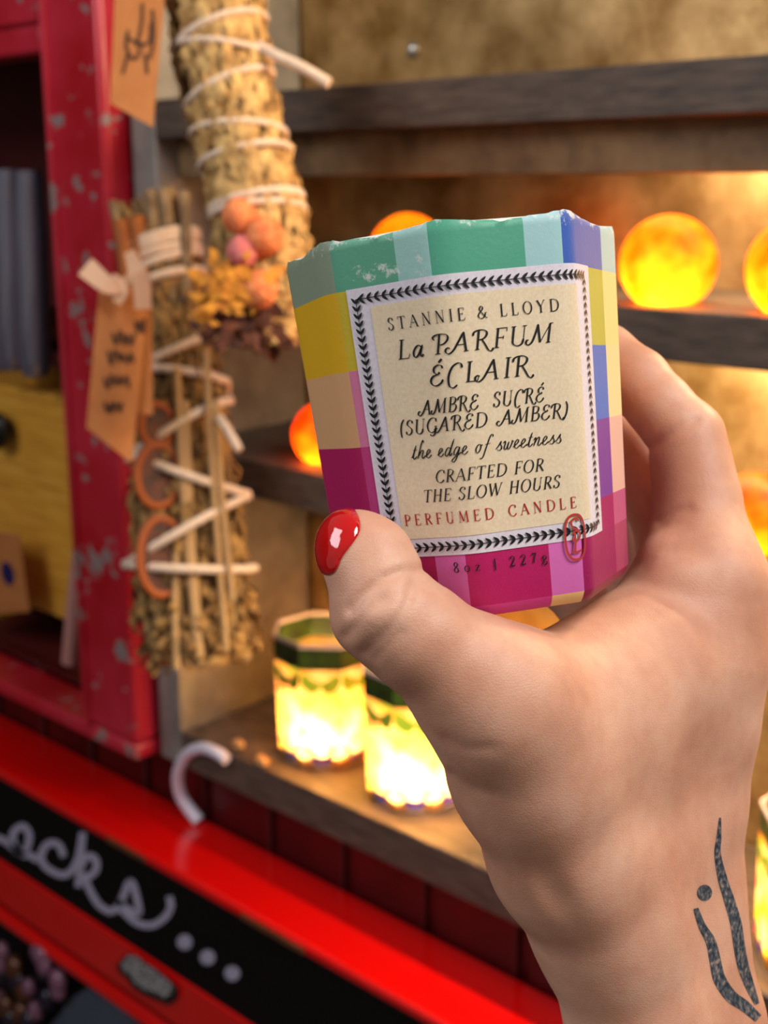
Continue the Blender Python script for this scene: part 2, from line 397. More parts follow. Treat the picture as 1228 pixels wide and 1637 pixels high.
# printed glass candle lanterns on the lowest shelf
def lantern_mat(name, seeds):
    x = N(name); v = x.coord(); f = x.noise(v, 26, 2); g = x.noise(v, 34, 1)
    vo = x.n('ShaderNodeTexVoronoi', i_Scale=34.0); x.l(v, vo.inputs['Vector'])
    c = x.ramp(f, [(.34, seeds[0]), (.44, seeds[1]), (.58, seeds[2]), (.68, seeds[3])])
    for e in x.t.nodes:
        if e.type == 'VALTORGB': e.color_ramp.interpolation = 'EASE'
    tl = x.n('ShaderNodeBsdfTranslucent'); x.l(c, tl.inputs[0]); x.base(c); x.set(Roughness=.3)
    ms = x.n('ShaderNodeMixShader', i_0=.72); x.l(x.b.outputs[0], ms.inputs[1]); x.l(tl.outputs[0], ms.inputs[2]); x.l(ms.outputs[0], x.out.inputs[0])
    return x.m
M_lant = lantern_mat('printed_lantern_glass', (hexc('9FB64A'), hexc('E9B061'), hexc('F0C890'), hexc('D98A5A')))
M_lant2 = lantern_mat('pink_yellow_lantern_glass', (hexc('E02A6A'), hexc('F0C020'), hexc('F4D9A0'), hexc('E85A50')))
M_rim = plain('pale_lantern_rim', hexc('C9A9A0'), .4); M_grn = mottled('dark_green_band', hexc('141C0C'), hexc('3E5418'), 60, .4); M_pur = plain('purple_scroll_print', hexc('6A3CC0'), .5)
M_lime = plain('lime_leaf_print', hexc('A8C832'), .5)
def lantern(cx, cy, R, H, label, mat, power, ph):
    c = np.array([cx, cy, .8754]); t = thing('candle_lantern', label, 'candle lantern', c, 'lit printed glass lanterns on the lowest shelf')
    n = 8; k = R/math.cos(math.pi/8)
    m = MB(); m.lathe([(k*.90, 0), (k*.93, .004), (k*1.0, H*.80)], c, n, phase=ph, cap=False); m.build('glass_body', mat, t, angle=25)
    MB().lathe([(k*1.0, H*.80), (k*1.015, H*.97), (k*.985, H*.97), (k*.97, H*.80)], c, n, phase=ph, cap=False).build('green_band', M_grn, t, angle=25)
    MB().lathe([(k*1.017, H*.968), (k*1.022, H), (k*.985, H), (k*.985, H*.968)], c, n, phase=ph, cap=False).build('rim', M_rim, t, angle=25)
    MB().lathe([(k*.86, .001), (k*.88, .012)], c, 24, phase=ph).build('base', M_rim, t)
    # scroll print at the foot of each face, leaf swag near the top
    sc = MB(); lf = MB()
    for f in range(n):
        a = ph+(f+.5)*2*math.pi/n; d = np.array([math.cos(a), math.sin(a), 0]); s_ = np.array([-math.sin(a), math.cos(a), 0])
        def on(u, h, f=f, d=d, s_=s_):
            rr = R*(.93+.07*h/(H*.8))+.0006; return c+d*rr+s_*u+np.array([0, 0, h])
        hw = R*.36
        for sg in (-1, 1):
            ribbon(sc, [(sg*hw*.05, .006), (sg*hw*.35, .010), (sg*hw*.6, .019), (sg*hw*.95, .021)], .0045, on, 5)
            ribbon(lf, [(sg*hw*.05, H*.70), (sg*hw*.4, H*.66), (sg*hw*.75, H*.70), (sg*hw*.98, H*.765)], [.004+.008*math.sin(math.pi*i/15) for i in range(16)], on, 5)
    sc.build('scroll_print', M_pur, t, smooth=False); lf.build('leaf_print', M_lime, t, smooth=False)
    bulb(c+np.array([.28*R, -.42*R, H*.28]), power, (1.0, .72, .28), t, .012)
    return t
LP = 1.0
pa = atz(525, 1205, .875); lantern(pa[0]-.008, .782, .0455, .124, 'lit printed lantern nearest the dried bundle, its green rim showing', M_lant, LP, .30)
pb = atz(690, 1262, .875); lantern(pb[0]-.008, .776, .0455, .124, 'lit printed lantern half hidden behind the thumb', M_lant, LP*1.3, .30)
lantern(-.300, .775, .0405, .112, 'pink and yellow lantern at the right picture edge behind the wrist', M_lant2, LP*.6, .30)

# white hook behind the cart lid
hp = smooth_path([aty(*q) for q in ((362,1214,.705),(346,1203,.705),(322,1196,.708),(298,1207,.71),(285,1236,.714),(288,1268,.72),(302,1292,.725),(318,1312,.728))], 6)
hk = MB(); hk.tube(hp, np.linspace(.0055, .0068, len(hp)), 14)
tag(hk.build('hook', plain('white_plastic', hexc('D8D2E4'), .3)), 'white curved plastic hook rising from the red cart lid', 'hook')
# crumbs of dried herb on the lowest shelf edge
M_crumb = mottled('dried_herb_crumb', hexc('B07A40'), hexc('D8A468'), 80, .8)
for px, py, r in ((372, 1200, .006), (408, 1228, .007)):
    p = atz(px, py, .875); m = MB(); m.ball(p+np.array([0, .008, r*.72]), r, 10, 7, jit=.5, squash=(1.3, .8, .7)); 
    tag(m.build('herb_crumb', M_crumb), 'dried herb crumb on the shelf edge ' + ('beside the hook tip' if px < 400 else 'further from the hook'), 'crumb', 'herb crumbs on the shelf')

# dark cluster of beads and a blue grey card at the lower left
M_pinkb = plain('pink_glass_bead', hexc('70485C'), .12); M_brb = plain('copper_bead', hexc('54301F'), .15, .4); M_dkb = plain('dark_purple_bead', hexc('1A1024'), .15)
zb = lambda x, y: (x/3.8375, 1450+y/3.8375)
bd = [((255,300),.012,0),((275,360),.011,0),((268,400),.010,2),((225,275),.009,0),((355,450),.012,0),((355,510),.011,0),((150,520),.013,1),((180,490),.010,0),((90,370),.014,1),((10,350),.014,0),((20,400),.013,2),((220,635),.011,0),((130,650),.014,1),((40,610),.015,1),((5,580),.013,0),((70,690),.014,2),((180,700),.013,2),((110,450),.013,2),((290,560),.012,2),((10,270),.011,0)]
for i, (q, r, k) in enumerate(bd):
    p = aty(*zb(*q), .655); m = MB(); m.ball(p, r, 14, 10, squash=(1, .8, 1.15))
    kk = ('pink', 'copper', 'dark purple')[k]
    tag(m.build('bead', (M_pinkb, M_brb, M_dkb)[k]), f'{kk} glass bead in the dark cluster below the red cart edge', 'bead', f'{kk} beads below the cart edge')
cq = [aty(*zb(*q), .668) for q in ((255, 800), (440, 560), (530, 500), (760, 640), (900, 800))]
tag(MB().prism(cq, (0, .003, 0)).build('card', mottled('blue_grey_card', hexc('3A4252'), hexc('4A5262'), 10, .6)), 'blue grey card standing below the red cart edge', 'card')

# ---------------------------------------------------------------- dried herb bundles hung before the post
M_stem = mottled('dried_stem', hexc('7C5A34'), hexc('B8935E'), 60, .8, 0, (6, 6, 1))
M_leaf = mottled('dried_sage_leaf', hexc('8E6430'), hexc('E6BC78'), 70, .8)
M_leaf2 = mottled('dried_brown_leaf', hexc('4E3216'), hexc('B4874A'), 70, .85)
M_twine = mottled('pale_cotton_twine', hexc('D6B79C'), hexc('EBD6C4'), 300, .85)
M_cinn = mottled('cinnamon_bark', hexc('8A4A1A'), hexc('B4682A'), 40, .7, 0, (8, 8, 1))
M_oran = plain('dried_orange_rind', hexc('9A4A14'), .6); M_orf = mottled('dried_orange_flesh', hexc('2E1206'), hexc('6A3010'), 90, .6)
M_flo = mottled('coral_strawflower', hexc('D86A3A'), hexc('F0965A'), 200, .75); M_flp = mottled('pink_strawflower', hexc('C85A60'), hexc('E58A80'), 200, .75)
M_pet = mottled('yellow_orange_petal', hexc('B86A10'), hexc('DE9420'), 120, .7)
M_dark = mottled('dark_dried_flower', hexc('3A1A10'), hexc('7A4028'), 90, .8)

def bundle(name, label, axis_px, rad_px, depths, nstem, leafm, leaf_n, wraps, twr, leaf_len, tmin=0.0, trho=1.08):
    ax = smooth_path([atd(x, y, d) for (x, y), d in zip(axis_px, depths)], 6)
    rad = np.interp(np.linspace(0, 1, len(ax)), np.linspace(0, 1, len(rad_px)), [r*d/F for r, d in zip(rad_px, depths)])
    T = np.gradient(ax, axis=0); T /= np.linalg.norm(T, axis=1, keepdims=True)
    def pt(t, ang, rho):           # ang 0 faces the viewer, + to the picture's right
        i = t*(len(ax)-1); k = min(int(i), len(ax)-2); f = i-k
        c = ax[k]*(1-f)+ax[k+1]*f; r = rad[k]*(1-f)+rad[k+1]*f; tt = T[k]
        rr = RT-tt*np.dot(RT, tt); rr /= np.linalg.norm(rr); ff = np.cross(tt, rr)
        if np.dot(ff, FW) > 0: ff = -ff
        return c+(rr*math.sin(ang)+ff*math.cos(ang))*r*rho
    root = thing(name, label, 'herb bundle', pt(.98, 0, 0))
    sm = MB(); rs = random.Random(len(label))
    for i in range(nstem):
        a = rs.uniform(-math.pi, math.pi); rho = math.sqrt(rs.random())*.9; t0 = tmin+rs.uniform(0, .05); t1 = 1-rs.uniform(0, .06)
        ph = rs.uniform(0, 6)
        pts = [pt(t, a+.12*math.sin(7*t+ph), min(.96, rho+.05*math.sin(11*t+ph))) for t in np.linspace(t0, t1, 9)]
        sm.tube(smooth_path(pts, 3), rs.uniform(.0016, .0034), 5)
    sm.build('stems', M_stem, root)
    lm = MB()
    for i in range(leaf_n):
        t = rs.uniform(tmin+.06, .985); a = rs.uniform(-math.pi, math.pi); rho = rs.uniform(.72, 1.02)
        L = leaf_len*rs.uniform(.5, 1.3); wd = L*rs.uniform(.16, .34); dt = L/ (np.linalg.norm(ax[-1]-ax[0]))
        tw = rs.uniform(-.35, .35)
        c0 = pt(t, a, rho); c1 = pt(min(t+dt, 1), a+tw, rho+rs.uniform(-.05, .08)); mid = pt(min(t+dt*.5, 1), a+tw*.5, rho+.10)
        side = np.cross(c1-c0, mid-pt(t, 0, 0)); side /= np.linalg.norm(side)+1e-9
        out = np.cross(side, c1-c0); out /= np.linalg.norm(out)+1e-9
        lm.add([c0, mid+side*wd+out*wd*.3*rs.uniform(-1, 1), c1, mid-side*wd+out*wd*.3*rs.uniform(-1, 1), mid+out*wd*.5, mid-out*wd*.5],
               [(0, 1, 4), (1, 2, 4), (2, 3, 4), (3, 0, 4), (1, 0, 5), (2, 1, 5), (3, 2, 5), (0, 3, 5)])
    lo = lm.build('leaves', leafm, root, angle=60); lo['kind'] = 'stuff'
    # twine: front passes (t at left edge, t at right edge), joined round the back
    tp = []
    h = math.pi/2
    for k, (tl, tr) in enumerate(wraps):
        seq = np.linspace(-h, h, 15)
        if k % 2: seq = seq[::-1]
        for a in seq:
            u = (a/h+1)/2; u = (math.sin(a)+1)/2
            tp.append(pt(tl+(tr-tl)*u, a, trho))
        if k+1 < len(wraps):        # round the back to the next start (or turn at the same edge)
            nl, nr = wraps[k+1]; side = 1 if k % 2 == 0 else -1
            tend = tr if side > 0 else tl; tnext = nr if side > 0 else nl
            for u in np.linspace(0, 1, 5)[1:-1]: tp.append(pt(tend+(tnext-tend)*u, side*(h+.5*math.sin(u*math.pi)), trho))
    tw_ = MB(); tw_.tube(smooth_path(tp, 2), twr, 8); tw_.build('twine', M_twine, root)
    return root, pt

# upper bundle, its top above the picture
LA = [(325,-170),(340,-60),(346,0),(357,100),(377,200),(405,300),(420,400),(424,480),(428,552)]
lb1, p1 = bundle('herb_bundle', 'upper pale dried sage bundle wrapped in twine with coral strawflowers', LA, [50,70,72,70,68,68,72,66,40], [.86]*9,
    60, M_leaf, 3000, [(.25,.24),(.35,.30),(.345,.385),(.455,.415),(.50,.54),(.56,.575),(.66,.655),(.655,.66),(.67,.68)], .0023, .019)
def at1(px, py, d): return atd(px, py, d)
for (px, py), r, m in (((381,345),27,M_flo),((422,377),31,M_flo),((388,402),25,M_flp),((414,464),30,M_flo)):
    c = at1(px, py, .822); rr = r*.822/F; f = MB(); f.ball(c, rr, 22, 16, jit=.10, squash=(1, 1, 1.05)); 
    for i in range(60):
        a = random.uniform(0, 2*math.pi); z = random.uniform(-.9, .9); d = np.array([math.sqrt(1-z*z)*math.cos(a), math.sqrt(1-z*z)*math.sin(a), z])
        s1 = np.cross(d, [0, 0, 1]); s1 /= np.linalg.norm(s1)+1e-9; s2 = np.cross(d, s1)
        b0 = c+d*rr*.98; f.add([b0-s1*rr*.16, b0+s1*rr*.16, b0+d*rr*.10+s2*rr*.26, b0+d*rr*.02-s2*rr*.05], [(0, 1, 2), (1, 0, 3)])
    f.build('strawflower', m, lb1)
pe = MB()
for i in range(90):
    px, py = random.gauss(362, 24), random.gauss(462, 22)
    c = at1(px, py, random.uniform(.81, .835)); a = random.uniform(0, 6.28); L = random.uniform(.008, .017)
    u = RT*math.cos(a)+UP*math.sin(a); v_ = -RT*math.sin(a)+UP*math.cos(a); fw_ = -FW*random.uniform(.1, .6)
    pe.add([c-u*L*.5, c+v_*L*.28+fw_*L*.2, c+u*L*.5+fw_*L*.6, c-v_*L*.28+fw_*L*.2], [(0, 1, 2, 3)])
pe.build('petals', M_pet, lb1, angle=70)
dk = MB()
for i in range(150):
    px, py = random.gauss(402, 38), random.gauss(520, 20)
    c = at1(px, py, random.uniform(.82, .87)); a = random.uniform(0, 6.28); L = random.uniform(.008, .02)
    u = RT*math.cos(a)+UP*math.sin(a); v_ = -RT*math.sin(a)+UP*math.cos(a); fw_ = -FW*random.uniform(.1, .6)
    dk.add([c-u*L*.5, c+v_*L*.25+fw_*L*.2, c+u*L*.5+fw_*L*.6, c-v_*L*.25+fw_*L*.2], [(0, 1, 2, 3)])
dk.build('dark_blossoms', M_dark, lb1, angle=70)
MB().tube(smooth_path([atd(412, 72, .845), atd(440, 88, .837), atd(480, 106, .833), atd(526, 133, .83)], 6), [.0036]*19, 10).build('twine_tail', M_twine, lb1)

# lower bundle with cinnamon and orange slices
LB = [(238,316),(262,420),(288,560),(293,660),(300,800),(308,950),(326,1060)]
lb2, p2 = bundle('herb_bundle', 'lower brown dried herb bundle with cinnamon sticks and orange slices', LB, [60,52,54,68,84,90,92], [1.05]*7,
    110, M_leaf2, 1500, [(.13,.115),(.145,.13),(.16,.15),(.185,.165),(.21,.20),(.37,.315),(.372,.42),(.59,.475),(.575,.66),(.775,.665),(.77,.79)], .0036, .018, trho=1.16)
MB().tube(smooth_path([atd(352, 668, 1.0), atd(366, 690, .99), atd(383, 720, .985)], 6), .0034, 10).build('twine_tail', M_twine, lb2)
ss = MB()
for a, b, r in (((282,590),(318,1055),7),((296,640),(322,1062),6),((282,880),(283,1070),6),((330,560),(362,1040),5),((345,640),(372,960),5)):
    ss.tube(smooth_path([atd(a[0], a[1], 1.008), atd((a[0]+b[0])/2-3, (a[1]+b[1])/2, 1.006), atd(b[0], b[1], 1.004)], 6), r*1.0/F, 8)
ss.build('straw_stalks', plain('pale_straw', hexc('B08A5C'), .75), lb2)
for k, (a, b) in enumerate((((192,352),(212,500)), ((217,346),(234,500)))):
    ci = MB(); ci.tube([atd(*a, 1.02), atd(*b, 1.03)], .0068, 14); ci.build('cinnamon_stick', M_cinn, lb2)
tw = MB()
for a, b, r in (((240,305),(256,480),11),((262,303),(276,480),12),((294,307),(297,480),10),((180,322),(200,430),8)):
    tw.tube(smooth_path([atd(*a, 1.024), atd((a[0]+b[0])/2+2, (a[1]+b[1])/2, 1.024), atd(*b, 1.030)], 4), r/F, 9)
tw.build('twig_ends', mottled('grey_brown_twig', hexc('6A523A'), hexc('A08460'), 70, .8), lb2)
for (px, py), ra, rb in (((252,760),34,50),((258,890),36,62),((250,680),26,34)):
    c = atd(px, py, 1.006); o_ = MB(); fl = MB(); n = 26
    u = RT*.86+FW*.4; u /= np.linalg.norm(u); vv = UP; nn = np.cross(u, vv)
    ring = [c+u*ra/F*math.cos(2*math.pi*k/n)+vv*rb/F*math.sin(2*math.pi*k/n) for k in range(n)]
    o_.tube(ring, .0036, 8, closed=True)
    ro = o_.build('orange_slice', M_oran, lb2)
    fl.add([p+nn*.0015 for p in ring]+[p-nn*.0015 for p in ring], [tuple(range(n)), tuple(range(2*n-1, n-1, -1))]+[(k, (k+1) % n, (k+1) % n+n, k+n) for k in range(n)])
    fl.build('flesh', M_orf, ro)

# kraft tags
def tagcard(label, pts, d, scr, nm='price_tag', th=.0012):
    q = [atd(x, y, dd) for (x, y), dd in zip(pts, d)]
    t = tag(MB().prism(q, FW*th).build(nm, M_kraft), label, 'tag', 'kraft tags on the herb bundles')
    if scr:
        m = MB(); dm = sum(d)/len(d)
        o = q[0]; e1 = q[1]-q[0]; e3 = q[3]-q[0]; nn = np.cross(e1, e3); nn /= np.linalg.norm(nn)
        def on(x, y):
            r = ray(x, y); k = np.dot(q[0]-CP, nn)/np.dot(r, nn); return CP+r*(k-.0006)
        for s_ in scr: ribbon(m, s_, 5, on, 5)
        m.build('handwriting', M_ink, t, smooth=False)
    return t
def scribble(x, y, w_, h_, n, rs):
    return [(x+w_*i/n+rs.uniform(-2, 2), y+(h_*.5 if i % 2 else -h_*.5)*rs.uniform(.4, 1)) for i in range(n)]
rs = random.Random(3)
tagcard('long tan card tag hanging at the top left beside the upper bundle', [(186,-60),(268,-60),(244,203),(176,165)], [.83,.83,.83,.83],
    [[(228,5),(226,40),(218,75)],[(205,48),(202,75),(215,95),(228,70)],[(244,15),(246,60),(240,95)],[(200,60),(236,70),(242,35)],[(205,85),(196,118)],[(232,85),(236,118)]])
tagcard('tan card tag on the lower bundle with brown handwriting under a ribbon bow', [(160,440),(240,440),(211,740),(138,684)], [.965,.975,.975,.965],
    [scribble(168,650,30,22,7,rs), scribble(166,610,46,24,8,rs), scribble(172,572,48,24,8,rs), scribble(180,540,40,22,7,rs), scribble(215,520,22,26,5,rs)])
tagcard('second tan card tag tucked behind the handwritten one', [(215,445),(242,447),(244,664),(222,660)], [.98,.98,.98,.98], None)
# ribbon bow
rb = thing('ribbon_bow', 'pale peach ribbon bow tied above the handwritten tag', 'bow', atd(205, 450, .96))
M_rib = plain('peach_ribbon', hexc('E8B48C'), .5)
def band(pts, w_, name):
    P = smooth_path([atd(*p) for p in pts], 6); m = MB(); n = len(P)
    off = np.array([RT*wx+UP*wy for wx, wy in w_]) if False else None
    V = []
    T = np.gradient(P, axis=0); 
    for i in range(n):
        s_ = np.cross(T[i], FW); s_ /= np.linalg.norm(s_)+1e-9; ww = np.interp(i/(n-1), np.linspace(0, 1, len(w_)), w_)*.96/F
        V += [P[i]+s_*ww-FW*.0004, P[i]-s_*ww-FW*.0004, P[i]-s_*ww+FW*.0004, P[i]+s_*ww+FW*.0004]
    Fc = []
    for i in range(n-1):
        for k in range(4): Fc.append((i*4+k, i*4+(k+1) % 4, i*4+4+(k+1) % 4, i*4+4+k))
    Fc += [(3, 2, 1, 0), tuple(n*4-4+k for k in range(4))]
    m.add(V, Fc); return m.build(name, M_rib, rb, angle=50)
band([(210,446,.955),(178,458,.945),(136,426,.948)], [6,13,17], 'loop')
band([(206,402,.955),(217,428,.945),(226,452,.946),(229,494,.95)], [8,13,14,13], 'tail')
band([(180,440,.952),(196,462,.948),(186,484,.95)], [5,9,8], 'tail')
MB().ball(atd(212, 446, .951), .0062, 14, 10, squash=(1.1, .8, 1)).build('knot', M_rib, rb)

# ---------------------------------------------------------------- the held candle
def rotm(ax, an):
    a = np.array(ax, float); K = np.array([[0,-a[2],a[1]],[a[2],0,-a[0]],[-a[1],a[0],0]]); return np.eye(3)+math.sin(an)*K+(1-math.cos(an))*K@K
CCX, CCY, CLEAN, CTILT, CPHI, RTOP, RBOT, CH = .0203174, .0212335, .113458, -.0793947, -.3218986, .0395, .0348, .0805532
CZ = .29
CR = rotm([0,0,1], CLEAN)@rotm([1,0,0], CTILT)@rotm([0,1,0], CPHI)
ANG = np.radians([-112.0927, -67.3502, -27.3912, 14.4976, 79.8365, 121.9, 163.9, 205.9, 247.9073])
CANG8 = ANG
PERI = [ANG[k+1]-ANG[k] for k in range(8)]
def c_loc(l): q = CR@np.array(l)+np.array([CCX, CCY, CZ]); return c2w(*q)
def vert2(k): a = ANG[k % 8]; return np.array([math.sin(a), -math.cos(a)])
CHORD = [np.linalg.norm(vert2(k+1)-vert2(k)) for k in range(8)]
RND = .11
def outline(f):
    """unit outline of the eight-sided sleeve with softened corners; f in corners"""
    f = f % 8; k = int(math.floor(f)); t = f-k
    a, b = vert2(k), vert2(k+1); L = CHORD[k]; e = RND/L
    if t < e or t > 1-e:
        if t < e: kc = k; s_ = .5+.5*t/e
        else: kc = k+1; s_ = .5*(t-(1-e))/e
        c = vert2(kc); p0 = c+(vert2(kc-1)-c)*(RND/CHORD[(kc-1) % 8]); p2 = c+(vert2(kc+1)-c)*(RND/CHORD[kc % 8])
        return p0*(1-s_)**2+2*c*s_*(1-s_)+p2*s_**2
    return a*(1-t)+b*t
def onormal(f):
    d = outline(f+.004)-outline(f-.004); n = np.array([d[1], -d[0]]); n = n/np.linalg.norm(n)
    return n if np.dot(n, outline(f)) > 0 else -n
def c_pt(f, v, off=0.0, shrink=1.0):
    R = (RBOT+(RTOP-RBOT)*v)*shrink; u = outline(f)*R+onormal(f)*off
    return c_loc([u[0], (v-.5)*CH, u[1]])
def f_len(f):        # arc length (unit radius) from corner 0
    k = int(math.floor(f)); return sum(CHORD[:k])+(f-k)*CHORD[k] if k < 8 else sum(CHORD)
def f_of(s_):
    k = 0
    while k < 7 and s_ > CHORD[k]: s_ -= CHORD[k]; k += 1
    return k+s_/CHORD[k]

corg = c_loc([0, -.5*CH, 0])
cd = thing('candle', 'octagonal pastel checked perfumed candle held in the hand with a cream label', 'candle', corg)
# checked paper sleeve
COLS = [0, 1.08, 1.645, 1.93, 2.65, 2.95, 3.61, 3.93, 4.5, 5.1, 5.4, 6.1, 6.4, 7.05, 7.35, 8.0]
ROWS = [0.0, .03, .165, .255, .467, .667, .872, 1.0]
P_ = lambda *h: [hexc(x) for x in h]
_bk = ['B80560','DB6CBC','B80560','D966B4','B80560','DB6CBC','B2045A']
_by = ['E3B010','CDB42A','E3B010','B4B44C','E3B010','CDB42A','E3B010']
_bp = ['DDA878','E8C8A0','DDA878','3F6FCC','DDA878','E8C8A0','DDA878']
_bg = ['4FA58A','9CCAC4','4FA58A','3A60B8','8C9C84','9CCAC4','4FA58A']
PAL = {   # per row from the bottom, one colour per column; lower right darkened by painted shade
 0: P_('C24A80','C24A80','D878A8','C83480','E8B878','8E1040','8E1040','8E1040',*_bk),
 1: P_('B2045A','B2045A','D966B4','B80560','DB6CBC','A0085A','B04068','A02850',*_bk),
 2: P_('B2045A','C43A86','D966B4','B80560','DB6CBC','A60A60','C45A86','B0306A',*_bk),
 3: P_('B2045A','C0387E','D966B4','B80560','DB6CBC','7A389C','E8B8A8','7A389C',*_bk),
 4: P_('DDA878','D87AA0','E8C8A0','E8C8A0','E8C8A0','3F6FCC','F0D9A0','DDA878',*_bp),
 5: P_('E3B010','CDB42A','E8C8A0','E8C8A0','E8C8A0','B4B44C','EFD890','E3B010',*_by),
 6: P_('8C9C84','5AA588','9CCAC4','4FA58A','A0CCD2','3A60B8','A8CCD0','8A6A8C',*_bg)}
def fsamples():
    fs = set(COLS)
    for k in range(9):
        for d in (-1, 0, 1, 2):
            pass
    for k in range(8):
        e = RND/CHORD[k]
        for t in (0, e*.33, e*.66, e, .5, 1-e, 1-e*.66, 1-e*.33): fs.add(k+t)
        for t in np.linspace(e, 1-e, 6): fs.add(k+t)
    return sorted(x for x in fs if x < 8)
FS = fsamples(); nf = len(FS)
VS = sorted(set(ROWS+[.006, .015, .975, .99]))
sl_v, sl_f, sl_c, sl_uv = [], [], [], []
def vshape(v):      # folded bottom edge and slightly rolled rim
    s_ = 1.0
    if v < .03: s_ = 1-.040*(1-v/.03)**1.5
    if v > .985: s_ = 1-.012*((v-.985)/.015)**2
    return s_
jr = [random.uniform(-.0004, .0004) for _ in range(nf)]
for v in VS:
    for i, f in enumerate(FS):
        p = c_pt(f, v, 0, vshape(v))
        if v > .999: p = p+UP*(jr[i]*.5+.0007*math.cos(f*2*math.pi)**3)
        sl_v.append(p)
for j in range(len(VS)-1):
    vm = (VS[j]+VS[j+1])/2; row = max(r for r in range(len(ROWS)) if ROWS[r] <= vm)
    for i in range(nf):
        i2 = (i+1) % nf; fa = FS[i]; fb = FS[i2] if i2 else 8.0; fm = (fa+fb)/2
        col = max(c for c in range(len(COLS)) if COLS[c] <= fm); col = min(col, 14)
        sl_f.append((j*nf+i, j*nf+i2, (j+1)*nf+i2, (j+1)*nf+i)); sl_c.append(PAL[row][col])
        sl_uv.append([(fa, VS[j]), (fb, VS[j]), (fb, VS[j+1]), (fa, VS[j+1])])
# inner wall down to the wax, and the bottom
nb = len(sl_v); WX = .80
for v in (1.0, .985, WX-.01):
    for f in FS: sl_v.append(c_pt(f, v, -.0013 if v < 1 else -.0009, vshape(v) if v > .9 else 1))
WHITE = hexc('F0ECE6'); CREAM = hexc('E6D8BE')
rows_in = [( (len(VS)-1)*nf, nb), (nb, nb+nf), (nb+nf, nb+2*nf)]
for a, b in rows_in:
    for i in range(nf):
        i2 = (i+1) % nf; sl_f.append((a+i, a+i2, b+i2, b+i)); sl_c.append(WHITE); sl_uv.append([(0, 2)]*4)
sl_f.append(tuple(range(nf-1, -1, -1))); sl_c.append(CREAM); sl_uv.append([(0, 2)]*nf)
me = bpy.data.meshes.new('paper_sleeve'); me.from_pydata([tuple(p-corg) for p in sl_v], [], sl_f)
ca = me.color_attributes.new('print', 'FLOAT_COLOR', 'CORNER'); uvl = me.uv_layers.new(name='UVMap')
li = 0
for pl_, c, uv in zip(me.polygons, sl_c, sl_uv):
    for k in range(pl_.loop_total):
        ca.data[li].color = c; uvl.data[li].uv = uv[k]; li += 1
me.polygons.foreach_set('use_smooth', [True]*len(me.polygons)); me.set_sharp_from_angle(angle=math.radians(40))
x = N('printed_sleeve_paper'); at_ = x.n('ShaderNodeVertexColor', layer_name='print'); v = x.coord()
uvn = x.n('ShaderNodeUVMap', uv_map='UVMap'); sp = x.n('ShaderNodeSeparateXYZ'); x.l(uvn.outputs[0], sp.inputs[0])
gr = x.noise(v, 2600, 3); wr = x.noise(v, 420, 5, .7)
# rubbed patch near the top left and whitened paper along the rim and the bottom fold
def win(sock, lo, hi, soft):
    a = x.n('ShaderNodeMapRange', i_1=lo, i_2=lo+soft); x.l(sock, a.inputs[0]); b = x.n('ShaderNodeMapRange', i_1=hi, i_2=hi-soft); x.l(sock, b.inputs[0])
    return x.math('MULTIPLY', a.outputs[0], b.outputs[0])
patch = x.math('MULTIPLY', win(sp.outputs[0], 1.08, 2.05, .25), win(sp.outputs[1], .862, .955, .035))
rim = x.n('ShaderNodeMapRange', i_1=.962, i_2=1.0); x.l(sp.outputs[1], rim.inputs[0])
rimw = x.math('MULTIPLY', rim.outputs[0], win(sp.outputs[0], .4, 4.2, .3))
wear = x.math('ADD', x.math('MULTIPLY', patch, .20), x.math('MULTIPLY', rimw, .22))
wm = x.math('ADD', wr, wear); wmask = x.ramp(wm, [(.70, (0, 0, 0, 1)), (.80, (1, 1, 1, 1))])
cc_ = x.mix(x.math('MULTIPLY', wmask, .8), at_.outputs[0], hexc('DCE2DC'))
cc_ = x.mix(x.math('MULTIPLY', gr, .03), cc_, hexc('F4EEE8'))
x.base(cc_); x.set(Roughness=.42); x.b.inputs['Specular IOR Level'].default_value = .32
x.bump(x.math('ADD', x.noise(v, 900, 3), x.math('MULTIPLY', x.noise(v, 70, 2), 4)), .12, .0004)
me.materials.append(x.m)
so = bpy.data.objects.new('paper_sleeve', me); S.collection.objects.link(so); so.parent = cd; so['_o'] = list(map(float, corg))
# wax and wick
wm_ = MB(); n = 48
wm_.add([c_pt(8*k/n, WX, -.0014) for k in range(n)]+[c_pt(8*k/n, WX-.06, -.0014) for k in range(n)], [tuple(range(n)), tuple(range(2*n-1, n-1, -1))]+[(k, (k+1) % n, n+(k+1) % n, n+k) for k in range(n)])
wm_.build('wax', plain('cream_wax', hexc('EFE3C8'), .45), cd, angle=50)
wc = MB(); wc.tube([c_loc([0, (WX-.505)*CH, 0]), c_loc([.0004, (WX-.45)*CH, 0]), c_loc([.0012, (WX-.40)*CH, .0006])], .0009, 8); wc.build('wick', plain('cotton_wick', hexc('E8DECB'), .8), cd)

